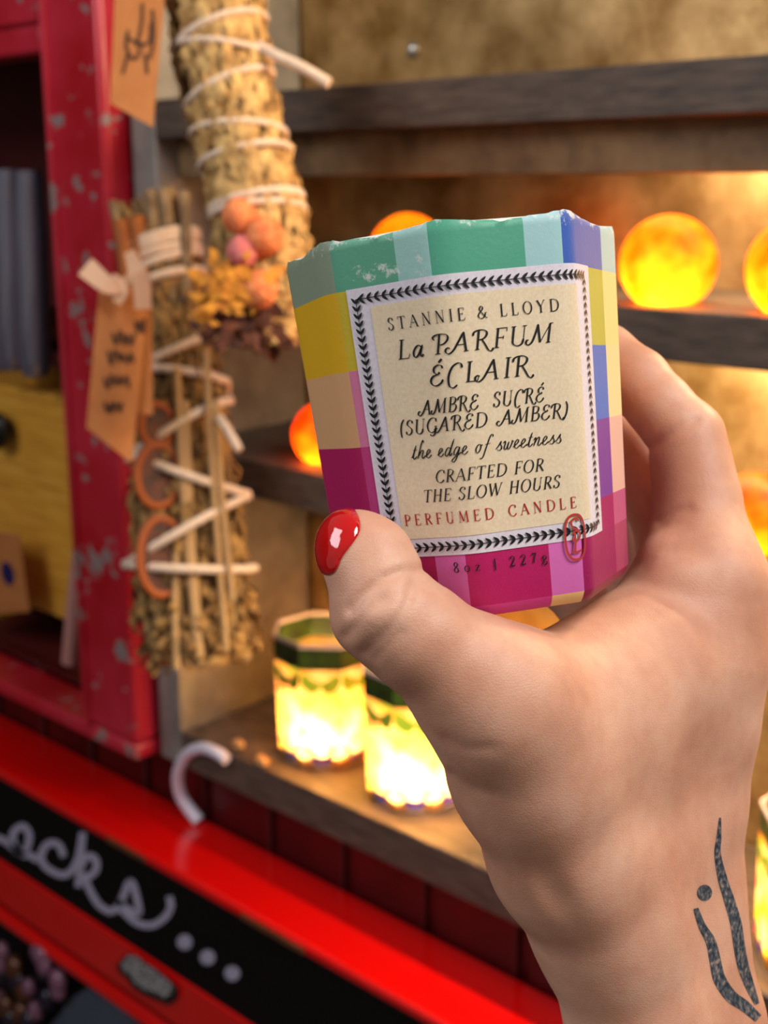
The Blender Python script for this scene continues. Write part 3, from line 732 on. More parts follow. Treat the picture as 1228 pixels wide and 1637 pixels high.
# label: white sheet with a cream panel
def label_sheet(f0, f1, v0, v1, off, inset_t=0):
    fs = [f for f in FS if f0 < f < f1]; fs = sorted(set([f0, f1]+fs+list(np.linspace(f0, f1, 14)))); vs_ = np.linspace(v0, v1, 8); m = MB()
    V = [c_pt(f, v, off) for v in vs_ for f in fs]; k = len(fs)
    m.add(V, [(j*k+i, j*k+i+1, (j+1)*k+i+1, (j+1)*k+i) for j in range(7) for i in range(k-1)])
    return m
def paper(name, c1, c2, rough=.42):
    x = N(name); v = x.coord(); f = x.noise(v, 1500, 4); x.base(x.ramp(f, [(.35, c1), (.65, c2)])); x.set(Roughness=rough)
    x.bump(x.math('ADD', x.noise(v, 800, 3), x.math('MULTIPLY', x.noise(v, 60, 2), 4)), .10, .0004); return x.m
lab = label_sheet(1.178, 3.30, .168, .874, .00016).build('label', paper('white_label_paper', hexc('DCD4E2'), hexc('E6E0EA')), cd)
lab['label'] = 'white label with cream panel'
label_sheet(1.375, 3.058, .216, .823, .00026).build('cream_panel', paper('cream_label_paper', hexc('E6D0AE'), hexc('EEDDC0')), lab)
M_letter = plain('black_print', hexc('141418'), .4); M_redp = plain('red_print', hexc('B02028'), .4)

# ---- vine border
def lsurf(off):
    def g(s_, v):  # s_ = arc in unit-radius, v height fraction
        return c_pt(f_of(s_), v, off)
    return g
sf = lsurf(.00040)
vb = MB()
def leaf(mb, sx, vy, dx, dy, L, Wd):
    """leaf blade from (sx,vy) towards (dx,dy) in mm space"""
    n = 7; ups = []; dn = []
    for i in range(n+1):
        t = i/n; wv = Wd*math.sin(math.pi*min(1, t**.75))*.5 + .00008
        cxp, cyp = dx*L*t, dy*L*t
        ups.append((cxp-dy*wv, cyp+dx*wv)); dn.append((cxp+dy*wv, cyp-dx*wv))
    R = RBOT+(RTOP-RBOT)*vy
    P = [sf(sx+a/R, vy+b/CH) for a, b in ups]+[sf(sx+a/R, vy+b/CH) for a, b in dn]
    mb.add(P, [(i, i+1, n+2+i, n+1+i) for i in range(n)])
def vine(fa, va, fb, vb_, n, dirsign):
    sa, sb = f_len(fa), f_len(fb)
    Rm = RBOT+(RTOP-RBOT)*(va+vb_)/2
    d = np.array([(sb-sa)*Rm, (vb_-va)*CH]); Lt = np.linalg.norm(d); d /= Lt
    m = 40
    pts = [(sa+(sb-sa)*i/m, va+(vb_-va)*i/m) for i in range(m+1)]
    for i in range(m):
        (s0, v0), (s1, v1) = pts[i], pts[i+1]; h = .00009
        nx, ny = -d[1]*h/Rm, d[0]*h/CH
        vb.add([sf(s0+nx, v0+ny), sf(s1+nx, v1+ny), sf(s1-nx, v1-ny), sf(s0-nx, v0-ny)], [(0, 1, 2, 3)])
    for i in range(n):
        t = (i+.5)/n; s_ = sa+(sb-sa)*t; v_ = va+(vb_-va)*t
        for sg in (-1, 1):
            a = math.atan2(d[1], d[0])*1.0 + (0 if dirsign > 0 else math.pi) + sg*.70
            leaf(vb, s_, v_, math.cos(a), math.sin(a), .00155, .00046)
vine(3.19, .846, 1.255, .846, 31, -1)
vine(1.255, .846, 1.285, .195, 33, -1)
vine(1.285, .192, 3.19, .192, 29, -1)
vine(3.20, .195, 3.19, .846, 33, -1)
vb.build('vine_border', M_letter, lab, smooth=False)

# ---- pen-drawn letters (built from strokes; no font files)
def arc(cx, cy, rx, ry, a0, a1, n=14):
    return [(cx+rx*math.cos(math.radians(a0+(a1-a0)*i/n)), cy+ry*math.sin(math.radians(a0+(a1-a0)*i/n))) for i in range(n+1)]
def L_(*p): return ('L', list(p), None)
def T_(*p): return ('L', list(p), 't')     # thin straight
def K_(*p): return ('L', list(p), 'T')     # thick straight
def S_(*p): return ('S', list(p), None)    # curve, contrast by direction
def A_(*a): return ('P', arc(*a), None)
def sf_(x, y, w_=.11): return T_((x-w_, y), (x+w_, y))
STEM = lambda x, a=0, b=1: [K_((x, a), (x, b))]
G = {}
G['A'] = (.76, [T_((.06,0),(.37,1.0)), K_((.36,1.0),(.70,0)), T_((.17,.36),(.57,.36)), sf_(.06,0,.09), sf_(.70,0,.10)])
G['B'] = (.64, STEM(.16)+[S_((.14,1),(.34,1),(.50,.90),(.50,.66),(.36,.54),(.16,.53)), S_((.30,.53),(.52,.48),(.60,.26),(.48,.04),(.30,0),(.14,0)), sf_(.13,0,.08), sf_(.13,1,.08)])
G['C'] = (.72, [S_((.66,.74),(.60,.94),(.42,1.01),(.20,.90),(.08,.62),(.08,.36),(.20,.09),(.42,-.01),(.60,.06),(.68,.22)), T_((.665,.72),(.665,.98))])
G['D'] = (.80, STEM(.16)+[S_((.12,1),(.36,1),(.60,.90),(.74,.65),(.74,.36),(.60,.10),(.36,0),(.12,0)), sf_(.13,0,.08), sf_(.13,1,.08)])
G['E'] = (.62, STEM(.16)+[T_((.08,1),(.54,1)), T_((.54,1.01),(.55,.83)), T_((.16,.53),(.42,.53)), T_((.42,.62),(.42,.44)), T_((.08,0),(.55,0)), T_((.55,-.01),(.59,.20))])
G['F'] = (.58, STEM(.16)+[T_((.08,1),(.54,1)), T_((.54,1.01),(.55,.82)), T_((.16,.51),(.42,.51)), T_((.42,.60),(.42,.42)), sf_(.16,0,.11)])
G['G'] = (.78, G['C'][1][:1]+[T_((.665,.72),(.665,.98)), K_((.66,.06),(.66,.40)), sf_(.66,.41,.11)])
G['H'] = (.80, STEM(.16)+STEM(.64)+[T_((.16,.52),(.64,.52)), sf_(.16,0,.10), sf_(.16,1,.10), sf_(.64,0,.10), sf_(.64,1,.10)])
G['I'] = (.32, STEM(.16)+[sf_(.16,0,.11), sf_(.16,1,.11)])
G['K'] = (.70, STEM(.16)+[T_((.18,.44),(.56,1)), K_((.30,.58),(.64,0)), sf_(.16,0,.10), sf_(.16,1,.10), sf_(.56,1,.09), sf_(.64,0,.09)])
G['L'] = (.60, STEM(.16)+[sf_(.16,1,.11), T_((.06,0),(.54,0)), T_((.54,-.01),(.58,.22))])
G['M'] = (.94, [T_((.12,0),(.18,1)), K_((.18,1),(.46,.06)), T_((.46,.06),(.76,1)), K_((.76,1),(.82,0)), sf_(.12,0,.09), sf_(.15,1,.06), sf_(.79,1,.06), sf_(.82,0,.10)])
G['N'] = (.80, [T_((.14,0),(.14,1)), K_((.14,1),(.66,0)), T_((.66,0),(.66,1)), sf_(.14,0,.09), sf_(.11,1,.07), sf_(.66,1,.09)])
G['O'] = (.82, [A_(.41,.5,.34,.515,90,450,28)])
G['P'] = (.60, STEM(.16)+[S_((.12,1),(.34,1),(.52,.90),(.55,.72),(.46,.53),(.30,.47),(.17,.48)), sf_(.16,0,.11), sf_(.13,1,.06)])
G['R'] = (.68, STEM(.16)+[S_((.12,1),(.34,1),(.50,.90),(.53,.74),(.45,.56),(.30,.50),(.17,.50)), K_((.32,.50),(.62,.02)), sf_(.16,0,.10), sf_(.13,1,.06), sf_(.64,0,.06)])
G['S'] = (.56, [S_((.46,.78),(.42,.94),(.28,1.01),(.13,.92),(.10,.74),(.20,.60),(.36,.47),(.47,.30),(.43,.08),(.27,-.01),(.12,.06),(.07,.24)), T_((.465,.76),(.465,.97)), T_((.07,.03),(.07,.25))])
G['T'] = (.68, STEM(.34)+[T_((.03,1),(.65,1)), T_((.03,1.01),(.02,.82)), T_((.65,1.01),(.66,.82)), sf_(.34,0,.11)])
G['U'] = (.78, [K_((.15,1),(.15,.34)), S_((.15,.36),(.17,.14),(.30,.0),(.46,-.01),(.58,.10),(.62,.34)), T_((.62,.30),(.62,1)), sf_(.15,1,.10), sf_(.62,1,.09)])
G['W'] = (1.06, [K_((.08,1),(.32,0)), T_((.32,0),(.52,.96)), K_((.50,1),(.74,0)), T_((.74,0),(.98,1)), sf_(.08,1,.09), sf_(.50,1,.08), sf_(.98,1,.08)])
G['Y'] = (.72, [K_((.08,1),(.36,.47)), T_((.36,.47),(.64,1)), K_((.36,.5),(.36,0)), sf_(.08,1,.09), sf_(.64,1,.08), sf_(.36,0,.11)])
G['&'] = (.86, [S_((.82,.03),(.66,.08),(.30,.56),(.22,.80),(.33,.99),(.46,.90),(.44,.72),(.20,.46),(.08,.24),(.16,.04),(.36,-.01),(.58,.14),(.68,.42)), sf_(.70,.45,.09)])
G['('] = (.34, [S_((.26,1.12),(.12,.78),(.10,.30),(.20,-.18))]); G[')'] = (.34, [S_((.06,1.12),(.20,.80),(.20,.30),(.04,-.20))])
G['|'] = (.30, [K_((.15,-.15),(.15,1.0))])
ac = T_((.30,1.14),(.42,1.30)); acT = K_((.28,1.14),(.40,1.28))
# swash capitals
G['a1'] = (.80, [S_((.44,1.0),(.26,.52),(.08,.10),(-.10,-.06),(-.24,.02),(-.26,.18),(-.16,.26),(-.09,.19)), K_((.43,1.0),(.62,0)), T_((.16,.36),(.55,.36)), sf_(.62,0,.10)])
G['r1'] = (.74, STEM(.18)+[S_((-.06,.74),(-.02,.92),(.16,1.01),(.38,1.0),(.52,.88),(.52,.70),(.40,.54),(.20,.50)), S_((.34,.52),(.50,.24),(.66,-.06),(.78,-.14),(.86,-.06),(.84,.02)), sf_(.18,0,.10)])
G['p1'] = (.68, STEM(.20)+[S_((-.02,.74),(-.08,.88),(.04,1.0),(.30,1.02),(.52,.94),(.58,.74),(.48,.54),(.32,.47),(.22,.49)), sf_(.20,0,.12)])
G['m1'] = (1.0, [S_((.32,1),(.24,.55),(.12,.10),(-.04,-.04),(-.14,.06),(-.12,.20),(-.04,.22)), K_((.30,1),(.48,.04)), T_((.48,.04),(.86,1)), K_((.84,1),(.84,0)), sf_(.84,0,.10), sf_(.90,1.0,.07)])
G['e1'] = (.62, [S_((.52,.82),(.46,.97),(.30,1.01),(.16,.88),(.18,.66),(.34,.55),(.40,.62),(.34,.66)), S_((.36,.55),(.14,.46),(.06,.24),(.16,.03),(.34,-.02),(.52,.10),(.58,.26))])
G['e2'] = (.62, G['e1'][1]+[K_((.34,1.14),(.46,1.30))])
G['c1'] = (.66, [S_((.62,.74),(.56,.94),(.42,1.0),(.22,.84),(.10,.46),(.10,.10),(.18,-.16),(.34,-.22),(.48,-.10))])
G['g1'] = (.78, G['C'][1]+[S_((.66,.40),(.68,.06),(.58,-.20),(.40,-.24),(.30,-.12)), sf_(.66,.41,.11)])
# lower case, roman and script
G['a'] = (.50, [S_((.40,.46),(.28,.60),(.14,.52),(.05,.28),(.08,.05),(.18,-.01),(.30,.14),(.41,.50)), S_((.43,.60),(.38,.20),(.40,.02),(.46,.0),(.52,.10))])
G['o'] = (.56, [A_(.28,.30,.22,.31,90,450,20)])
G['z'] = (.46, [T_((.05,.58),(.40,.58)), K_((.40,.58),(.05,.02)), T_((.05,.02),(.42,.02)), T_((.42,.02),(.43,.14)), T_((.05,.58),(.04,.46))])
G['8'] = (.54, [S_((.27,.52),(.12,.66),(.10,.84),(.26,1.0),(.42,.86),(.40,.68),(.14,.40),(.06,.20),(.16,.02),(.34,.0),(.46,.16),(.42,.36),(.27,.52))])
G['2'] = (.54, [S_((.08,.74),(.12,.92),(.26,1.0),(.42,.90),(.42,.66),(.26,.34),(.06,.03)), K_((.06,.03),(.46,.03)), T_((.46,.03),(.48,.20))])
G['7'] = (.52, [K_((.06,.97),(.46,.97)), S_((.46,.97),(.30,.56),(.20,.0)), T_((.06,.98),(.05,.80))])
G['g'] = (.52, [S_((.40,.56),(.22,.62),(.08,.46),(.12,.24),(.28,.22),(.40,.36),(.36,.54)), S_((.18,.22),(.14,.08),(.38,.02),(.46,-.12),(.30,-.30),(.08,-.24),(.08,-.08),(.22,.02))])
sc = {}
sc['t'] = (.34, [S_((-.06,.10),(.06,.22),(.24,.92)), S_((.24,.92),(.10,.28),(.12,.03),(.22,.01),(.38,.18)), T_((.02,.60),(.34,.62))])
sc['h'] = (.52, [S_((.34,1.05),(.30,1.22),(.20,.98),(.08,.40),(.0,.0)), S_((.06,.16),(.20,.46),(.34,.56),(.38,.44),(.32,.14),(.38,.0),(.46,.04),(.56,.18))])
sc['e'] = (.38, [S_((-.06,.12),(.12,.24),(.27,.40),(.25,.55),(.15,.55),(.05,.36),(.05,.10),(.16,.0),(.30,.06),(.42,.20))])
sc['d'] = (.52, [S_((.38,.46),(.27,.57),(.14,.48),(.04,.22),(.09,.02),(.20,.03),(.34,.28),(.58,1.10)), S_((.58,1.10),(.40,.36),(.36,.08),(.42,.0),(.54,.18))])
sc['g'] = (.50, [S_((.38,.46),(.27,.57),(.14,.48),(.04,.22),(.09,.02),(.20,.03),(.34,.30),(.42,.55)), S_((.42,.55),(.34,.10),(.20,-.34),(.04,-.44),(-.04,-.32),(.10,-.14),(.36,.02),(.52,.18))])
sc['o'] = (.44, [S_((.26,.56),(.12,.48),(.04,.22),(.12,.01),(.26,.06),(.36,.32),(.32,.52),(.24,.56)), S_((.30,.50),(.36,.44),(.46,.52))])
sc['f'] = (.40, [S_((.60,.96),(.58,1.10),(.46,1.10),(.34,.80),(.18,.20),(.06,-.26),(-.08,-.42),(-.16,-.34)), T_((.10,.50),(.46,.54))])
sc['s'] = (.38, [S_((-.04,.10),(.12,.28),(.28,.60)), S_((.28,.60),(.26,.40),(.36,.20),(.30,.02),(.16,.0),(.06,.08)), S_((.30,.02),(.40,.14))])
sc['w'] = (.66, [S_((-.02,.44),(.08,.56),(.12,.44),(.07,.14),(.14,.0),(.26,.12),(.36,.50)), S_((.36,.50),(.30,.16),(.36,.0),(.48,.10),(.60,.44),(.58,.56),(.62,.48),(.72,.50))])
sc['n'] = (.52, [S_((-.02,.40),(.08,.55),(.11,.44),(.02,.0)), S_((.05,.14),(.20,.46),(.33,.56),(.37,.42),(.31,.12),(.37,.0),(.46,.04),(.56,.18))])

def text_line(items, f0, f1, v, cap, slant, thick, thin, mb, glyphs=G, gap=.10, space=.5, off=.0004, wide=1.06):
    """items: list of glyph keys (' ' = space); laid from f0 to f1 on the baseline v; cap in height fraction"""
    capm = cap*CH; R = RBOT+(RTOP-RBOT)*(v+cap*.5); s0, s1 = f_len(f0), f_len(f1); Wm = (s1-s0)*R
    tot = sum(space if k == ' ' else glyphs[k][0] for k in items)
    ng = len(items)-1; kx = max(capm, min(capm*wide, Wm/(tot+.10*ng)))
    free = Wm-tot*kx
    g = free/max(ng, 1)                       # letterspacing fills the measured width
    if g < -.06*capm: kx = (Wm+.06*capm*ng)/tot; g = -.06*capm
    x = 0.0; srf = lsurf(off)
    for k in items:
        if k == ' ': x += space*kx+g; continue
        adv, strokes = glyphs[k]
        for kind, pts, mode in strokes:
            P = np.array([(px*kx, py*capm) for px, py in pts]); P[:, 0] += P[:, 1]*slant
            if kind == 'S': P = smooth_path(P, 7)
            if kind == 'L':
                n = 4; P = np.vstack([P[i]*(1-t)+P[i+1]*t for i in range(len(P)-1) for t in np.linspace(0, 1, n)[:-1]]+[P[-1]])
            T = np.gradient(P, axis=0); T /= np.linalg.norm(T, axis=1, keepdims=True)+1e-12
            if mode == 't': W_ = np.full(len(P), thin)
            elif mode == 'T': W_ = np.full(len(P), thick)
            else:
                # broad nib held at an angle: down strokes heavy, up strokes fine
                c = np.abs(T[:, 0]*math.sin(math.radians(20))+T[:, 1]*math.cos(math.radians(20)))
                W_ = thin+(thick-thin)*c**1.6
                m = len(P); W_ = W_*np.minimum(1, .55+np.minimum(np.arange(m), np.arange(m)[::-1])/4)
            W_ = W_*capm/2; Nn = np.stack([-T[:, 1], T[:, 0]], 1)
            a = P+Nn*W_[:, None]; b = P-Nn*W_[:, None]
            V = [srf(s0+(x+q[0])/R, v+q[1]/CH) for q in a]+[srf(s0+(x+q[0])/R, v+q[1]/CH) for q in b]; m = len(P)
            mb.add(V, [(i, i+1, m+i+1, m+i) for i in range(m-1)])
        x += adv*kx+g
tl = MB()
text_line(list('STANNIE & LLOYD'), 1.506, 2.875, .757, .030, 0, .120, .048, tl, space=.30)
text_line(['L','a',' ','p1','a1','r1','F','U','m1'], 1.55, 2.80, .681, .047, .20, .118, .044, tl, space=.25, wide=1.3)
text_line(['e2','c1','L','a1','I','r1'], 1.80, 2.61, .604, .049, .20, .118, .044, tl, space=.3, wide=1.3)
text_line(['a1','m1','B','r1','e1',' ','S','U','c1','r1','e2'], 1.70, 2.70, .534, .036, .20, .118, .044, tl, space=.85, wide=1.3)
text_line(['(','S','U','g1','a1','r1','e1','D',' ','a1','m1','B','e1','r1',')'], 1.475, 2.89, .4875, .036, .20, .118, .044, tl, space=.75, wide=1.3)
text_line(list('the edge of sweetness'), 1.56, 2.815, .4235, .038, .22, .085, .032, tl, glyphs=sc, space=.34, wide=1.3)
text_line(list('CRAFTED FOR'), 1.745, 2.655, .358, .031, .22, .120, .048, tl, space=.40, wide=1.2)
text_line(list('THE SLOW HOURS'), 1.61, 2.78, .310, .031, .22, .120, .048, tl, space=.38, wide=1.2)
tl.build('lettering', M_letter, lab, smooth=False)
rl = MB(); text_line(list('PERFUMED CANDLE'), 1.408, 2.915, .252, .028, 0, .125, .052, rl, space=.55)
rl.build('red_lettering', M_redp, lab, smooth=False)
wl = MB(); text_line(['8','o','z',' ','|',' ','2','2','7','g'], 1.815, 2.63, .1225, .026, 0, .13, .055, wl, space=.25, off=.0003)
wl.build('weight_lettering', M_letter, cd, smooth=False)
# red oval stamp with two interlaced letters
st = MB(); srf = lsurf(.00055)
fc, vc = 2.885, .175; s_c = f_len(fc); Rm = RBOT+(RTOP-RBOT)*vc
def so_(x, y): return srf(s_c+x/Rm, vc+y/CH)
def pen(pts, w_, closed=False): ribbon(st, pts, w_, so_, 5)
el = [(.00235*math.copysign(abs(math.cos(a))**.8, math.cos(a)), .00475*math.copysign(abs(math.sin(a))**.8, math.sin(a))) for a in np.linspace(0, 2*math.pi, 29)]
pen(el, .00052)
pen([(.0009,.0034),(.0002,.0040),(-.0008,.0034),(-.0006,.0022),(.0006,.0014),(.0010,.0002),(.0002,-.0008),(-.0009,-.0002)], .00045)
pen([(-.0002,.0010),(-.0002,-.0010),(-.0004,-.0030)], .00050); pen([(-.0010,-.0031),(.0004,-.0031),(.0013,-.0028)], .00042); pen([(-.0008,.0009),(.0000,.0013),(.0008,.0010)], .00036)
st.build('stamp', plain('stamp_red', hexc('B83A34'), .5), cd, smooth=False)

# ---------------------------------------------------------------- the hand: one continuous skin grown from a distance field
VOX = .0007
def hc(px, py, z): return np.array([(px-614)*z/F, (818.5-py)*z/F, z])
class Field:
    def __init__(s, lo, hi, vox):
        s.lo = np.array(lo); s.vox = vox; s.n = np.ceil((np.array(hi)-s.lo)/vox).astype(int)+1
        s.ax = [s.lo[i]+vox*np.arange(s.n[i], dtype=np.float32) for i in range(3)]
        s.ax = [a.astype(np.float32) for a in s.ax]
        s.d = np.full(s.n, .05, np.float32)
    def chain(s, pts, k, kin=.0022, margin=.013):
        """pts: (px, py, depth, radius in px): a limb of tapered capsules, blended into the body with a smooth union of width k"""
        C_ = [(hc(x, y, z), r*z/F) for x, y, z, r in pts]
        lo = np.min([c-r for c, r in C_], 0)-margin; hi = np.max([c+r for c, r in C_], 0)+margin
        i0 = np.clip(np.floor((lo-s.lo)/s.vox).astype(int), 0, s.n); i1 = np.clip(np.ceil((hi-s.lo)/s.vox).astype(int)+1, 0, s.n)
        if np.any(i1 <= i0): return
        sl = tuple(slice(p, q) for p, q in zip(i0, i1)); q = None
        for (a, ra), (b, rb) in zip(C_, C_[1:]):
            X = s.ax[0][sl[0]][:, None, None]-np.float32(a[0]); Y = s.ax[1][sl[1]][None, :, None]-np.float32(a[1]); Z = s.ax[2][sl[2]][None, None, :]-np.float32(a[2])
            ba = (b-a).astype(np.float32); L2 = float(ba@ba)+1e-12
            t = np.clip((X*ba[0]+Y*ba[1]+Z*ba[2])/np.float32(L2), 0, 1)
            e = np.sqrt((X-t*ba[0])**2+(Y-t*ba[1])**2+(Z-t*ba[2])**2)-(ra+(rb-ra)*t)
            if q is None: q = e
            else: h = np.maximum(kin-np.abs(q-e), 0)/kin; q = np.minimum(q, e)-h*h*(kin*.25)
        D = s.d[sl]; h = np.maximum(k-np.abs(D-q), 0)/k
        s.d[sl] = np.minimum(D, q)-h*h*(k*.25)
def surface_nets(d, lo, vox):
    n = np.array(d.shape); ins = d < 0
    c = [ins[i:n[0]-1+i, j:n[1]-1+j, k:n[2]-1+k] for i in (0,1) for j in (0,1) for k in (0,1)]
    cnt = sum(x.astype(np.int8) for x in c); act = (cnt > 0) & (cnt < 8)
    idx = np.argwhere(act); ids = -np.ones(act.shape, np.int64); ids[act] = np.arange(len(idx))
    acc = np.zeros((len(idx), 3)); num = np.zeros(len(idx))
    off = [(i, j, k) for i in (0,1) for j in (0,1) for k in (0,1)]
    val = {o: d[idx[:,0]+o[0], idx[:,1]+o[1], idx[:,2]+o[2]] for o in off}
    for o in off:
        for a in range(3):
            if o[a] == 0:
                p = list(o); p[a] = 1; p = tuple(p); va, vb = val[o], val[p]; m = (va < 0) != (vb < 0)
                t = va/np.where(m, va-vb, 1); pt_ = np.array(o, float)[None, :].repeat(len(idx), 0); pt_[:, a] += t
                acc[m] += pt_[m]; num[m] += 1
    V = lo+(idx+acc/num[:, None])*vox
    Fs = []
    for a in range(3):
        b, c_ = (a+1) % 3, (a+2) % 3
        s0 = [slice(None)]*3; s1 = [slice(None)]*3; s0[a] = slice(0, -1); s1[a] = slice(1, None)
        A0, A1 = ins[tuple(s0)], ins[tuple(s1)]; e = np.argwhere(A0 != A1); e = e[(e[:, b] > 0) & (e[:, c_] > 0) & (e[:, b] < n[b]-1) & (e[:, c_] < n[c_]-1)]
        sign = A0[e[:,0], e[:,1], e[:,2]]
        q = []
        for db, dc in ((1,1),(0,1),(0,0),(1,0)):
            g = e.copy(); g[:, b] -= db; g[:, c_] -= dc; q.append(ids[g[:,0], g[:,1], g[:,2]])
        q = np.stack(q, 1); q[~sign] = q[~sign][:, ::-1]; Fs.append(q)
    return V, np.vstack(Fs)
def to_mesh(name, V, Fq, mat, shift):
    """camera-frame points to a world mesh"""
    Wp = CP+np.outer(V[:,0], RT)+np.outer(V[:,1], UP)+np.outer(V[:,2], FW)-np.array(shift)
    me = bpy.data.meshes.new(name); me.vertices.add(len(Wp)); me.vertices.foreach_set('co', Wp.astype(np.float32).ravel())
    me.loops.add(4*len(Fq)); me.loops.foreach_set('vertex_index', Fq.astype(np.int32).ravel())
    me.polygons.add(len(Fq)); me.polygons.foreach_set('loop_start', np.arange(0, 4*len(Fq), 4, dtype=np.int32))
    me.polygons.foreach_set('use_smooth', np.ones(len(Fq), bool))
    me.update(calc_edges=True); me.validate(); me.materials.append(mat); return me

fd = Field((-.030, -.215, .222), (.118, .062, .415), VOX)
BULK = .013
# forearm and wrist (runs on below the picture)
fd.chain([(1010,2260,.275,160),(1030,1980,.285,142),(1025,1637,.295,110),(970,1484,.289,112),(908,1365,.280,120),(850,1235,.270,120),(795,1120,.259,108)], BULK, .006)
fd.chain([(1150,2260,.300,155),(1130,1980,.307,130),(1106,1637,.312,100),(1084,1500,.312,96),(1079,1400,.312,98),(1077,1276,.311,108),(1080,1150,.310,123),(1098,1040,.309,122),(1120,940,.308,97)], .011, .006)
fd.chain([(1080,1980,.31,140),(1066,1637,.313,110),(1030,1480,.308,112),(985,1330,.299,124),(958,1200,.293,120),(975,1110,.295,96)], BULK, .006)
# far side of the palm: middle, ring and little metacarpals
fd.chain([(1068,1637,.335,95),(1055,1400,.333,98),(1068,1150,.333,104),(1092,960,.333,80)], BULK, .005)
fd.chain([(1050,1600,.348,80),(1030,1350,.350,90),(1040,1130,.352,95),(1062,1000,.352,70)], BULK, .005)
fd.chain([(1010,1320,.358,76),(1010,1150,.366,76),(1028,1050,.368,58)], BULK, .005)
# web between thumb and index
fd.chain([(790,1108,.258,72),(840,1109,.266,80),(890,1101,.275,80),(945,1078,.285,80),(1000,1046,.294,76),(1050,1006,.302,70)], .012, .006)
fd.chain([(860,1190,.272,100),(950,1150,.284,100),(1030,1090,.296,100)], BULK, .006)
# thumb
fd.chain([(795,1130,.259,106),(731,1068,.2545,90),(668,1018,.2515,85),(613,974,.2505,83),(597,926,.2508,65),(577,888,.2520,60),(570,872,.2528,57)], .007, .003)
fd.chain([(628,912,.2505,40),(612,882,.2520,44)], .004)      # pulp, pressed on the paper
# index finger
fd.chain([(1120,935,.309,94),(1118,860,.313,72),(1114,800,.315,67),(1106,748,.3165,61),(1097,701,.318,59)], .010, .003)
fd.chain([(1097,701,.318,59),(1056,651,.321,52),(1018,610,.325,53),(965,572,.334,53)], .0026, .0016)
fd.chain([(965,572,.334,53),(900,552,.3435,49),(842,548,.3480,43)], .002)
fd.chain([(1082,930,.3005,62),(1066,890,.303,40)], .003)      # pad at the finger root
# middle, ring and little fingers curl round the far side
k2 = .0020
fd.chain([(1100,950,.335,76),(1088,880,.338,66),(1064,805,.340,61)], .004)
fd.chain([(1064,805,.340,61),(1004,730,.344,56),(940,682,.351,52)], k2); fd.chain([(940,682,.351,52),(862,660,.353,48),(800,652,.352,42)], k2)
fd.chain([(1066,990,.352,70),(1045,930,.355,62),(1012,880,.356,58)], .004)
fd.chain([(1012,880,.356,58),(950,820,.357,53),(890,790,.358,50)], k2); fd.chain([(890,790,.358,50),(820,775,.356,47),(765,770,.352,41)], k2)
fd.chain([(1030,1045,.368,56),(980,995,.367,52),(935,958,.365,49)], .004)
fd.chain([(935,958,.365,49),(880,915,.363,45),(830,892,.361,42)], k2); fd.chain([(830,892,.361,42),(780,880,.357,39),(738,874,.353,34)], k2)

# soft anatomy and creases, measured in the plane of view on the near surface only
near = np.argwhere(np.abs(fd.d) < .0055); ni = (near[:,0], near[:,1], near[:,2])
Xn, Yn, Zn = fd.ax[0][near[:,0]], fd.ax[1][near[:,1]], fd.ax[2][near[:,2]]
PXn = 614+F*Xn/Zn; PYn = 818.5-F*Yn/Zn
add = np.zeros(len(near), np.float32)
def polydist(pts):
    P = np.array(smooth_path(pts, 5)); best = np.full(len(PXn), 1e9, np.float32)
    bb = (PXn > P[:,0].min()-40) & (PXn < P[:,0].max()+40) & (PYn > P[:,1].min()-40) & (PYn < P[:,1].max()+40)
    x, y = PXn[bb], PYn[bb]; bd_ = np.full(len(x), 1e9, np.float32)
    for (ax_, ay_), (bx_, by_) in zip(P, P[1:]):
        ux, uy = bx_-ax_, by_-ay_; l2 = ux*ux+uy*uy+1e-9; t = np.clip(((x-ax_)*ux+(y-ay_)*uy)/l2, 0, 1)
        bd_ = np.minimum(bd_, np.hypot(x-ax_-t*ux, y-ay_-t*uy))
    best[bb] = bd_; return best
def crease(pts, width, depth, zmax):
    global add
    g = polydist(pts); add += np.where(Zn < zmax, depth*np.exp(-(g/width)**2), 0).astype(np.float32)
def dent(px, py, sx, sy, rot_, depth, zmax=.33):
    global add
    c, s_ = math.cos(math.radians(rot_)), math.sin(math.radians(rot_)); dx, dy = PXn-px, PYn-py
    u = (dx*c+dy*s_)/sx; v_ = (-dx*s_+dy*c)/sy; add += np.where(Zn < zmax, depth*np.exp(-(u*u+v_*v_)), 0).astype(np.float32)
# wrinkles over the thumb joint
crease([(560,975),(600,935),(640,915),(672,912)], 8, .0008, .262)
crease([(553,1016),(585,985),(612,958)], 8, .0007, .262)
crease([(584,1040),(625,1000),(652,962),(662,925)], 8, .0008, .262)
crease([(600,1050),(640,1010)], 8, .0005, .262)
crease([(664,930),(705,940)], 8, .0002, .264)
dent(590,985,26,13,-42,-.0007,.262); dent(632,985,30,14,-48,-.0006,.262)
# index finger creases
crease([(1030,722),(1050,712),(1080,690),(1112,672)], 9, .0007, .325)
crease([(1056,836),(1080,822),(1102,815)], 9, .0006, .32)
crease([(1030,905),(1050,880),(1075,880)], 10, .0003, .315)
# thumb root folds at the left edge, hollow at the wrist, long tendon
crease([(714,1180),(745,1196),(785,1195)], 10, .00035, .29)
crease([(724,1235),(755,1258),(790,1268)], 10, .00035, .29)
dent(888,1430,22,48,-30,.0011,.31); dent(830,1395,28,60,-28,-.0003,.31); dent(965,1450,40,100,-25,-.0004,.31)
dent(1060,1180,90,110,0,.0006,.32)
fd.d[ni] += add
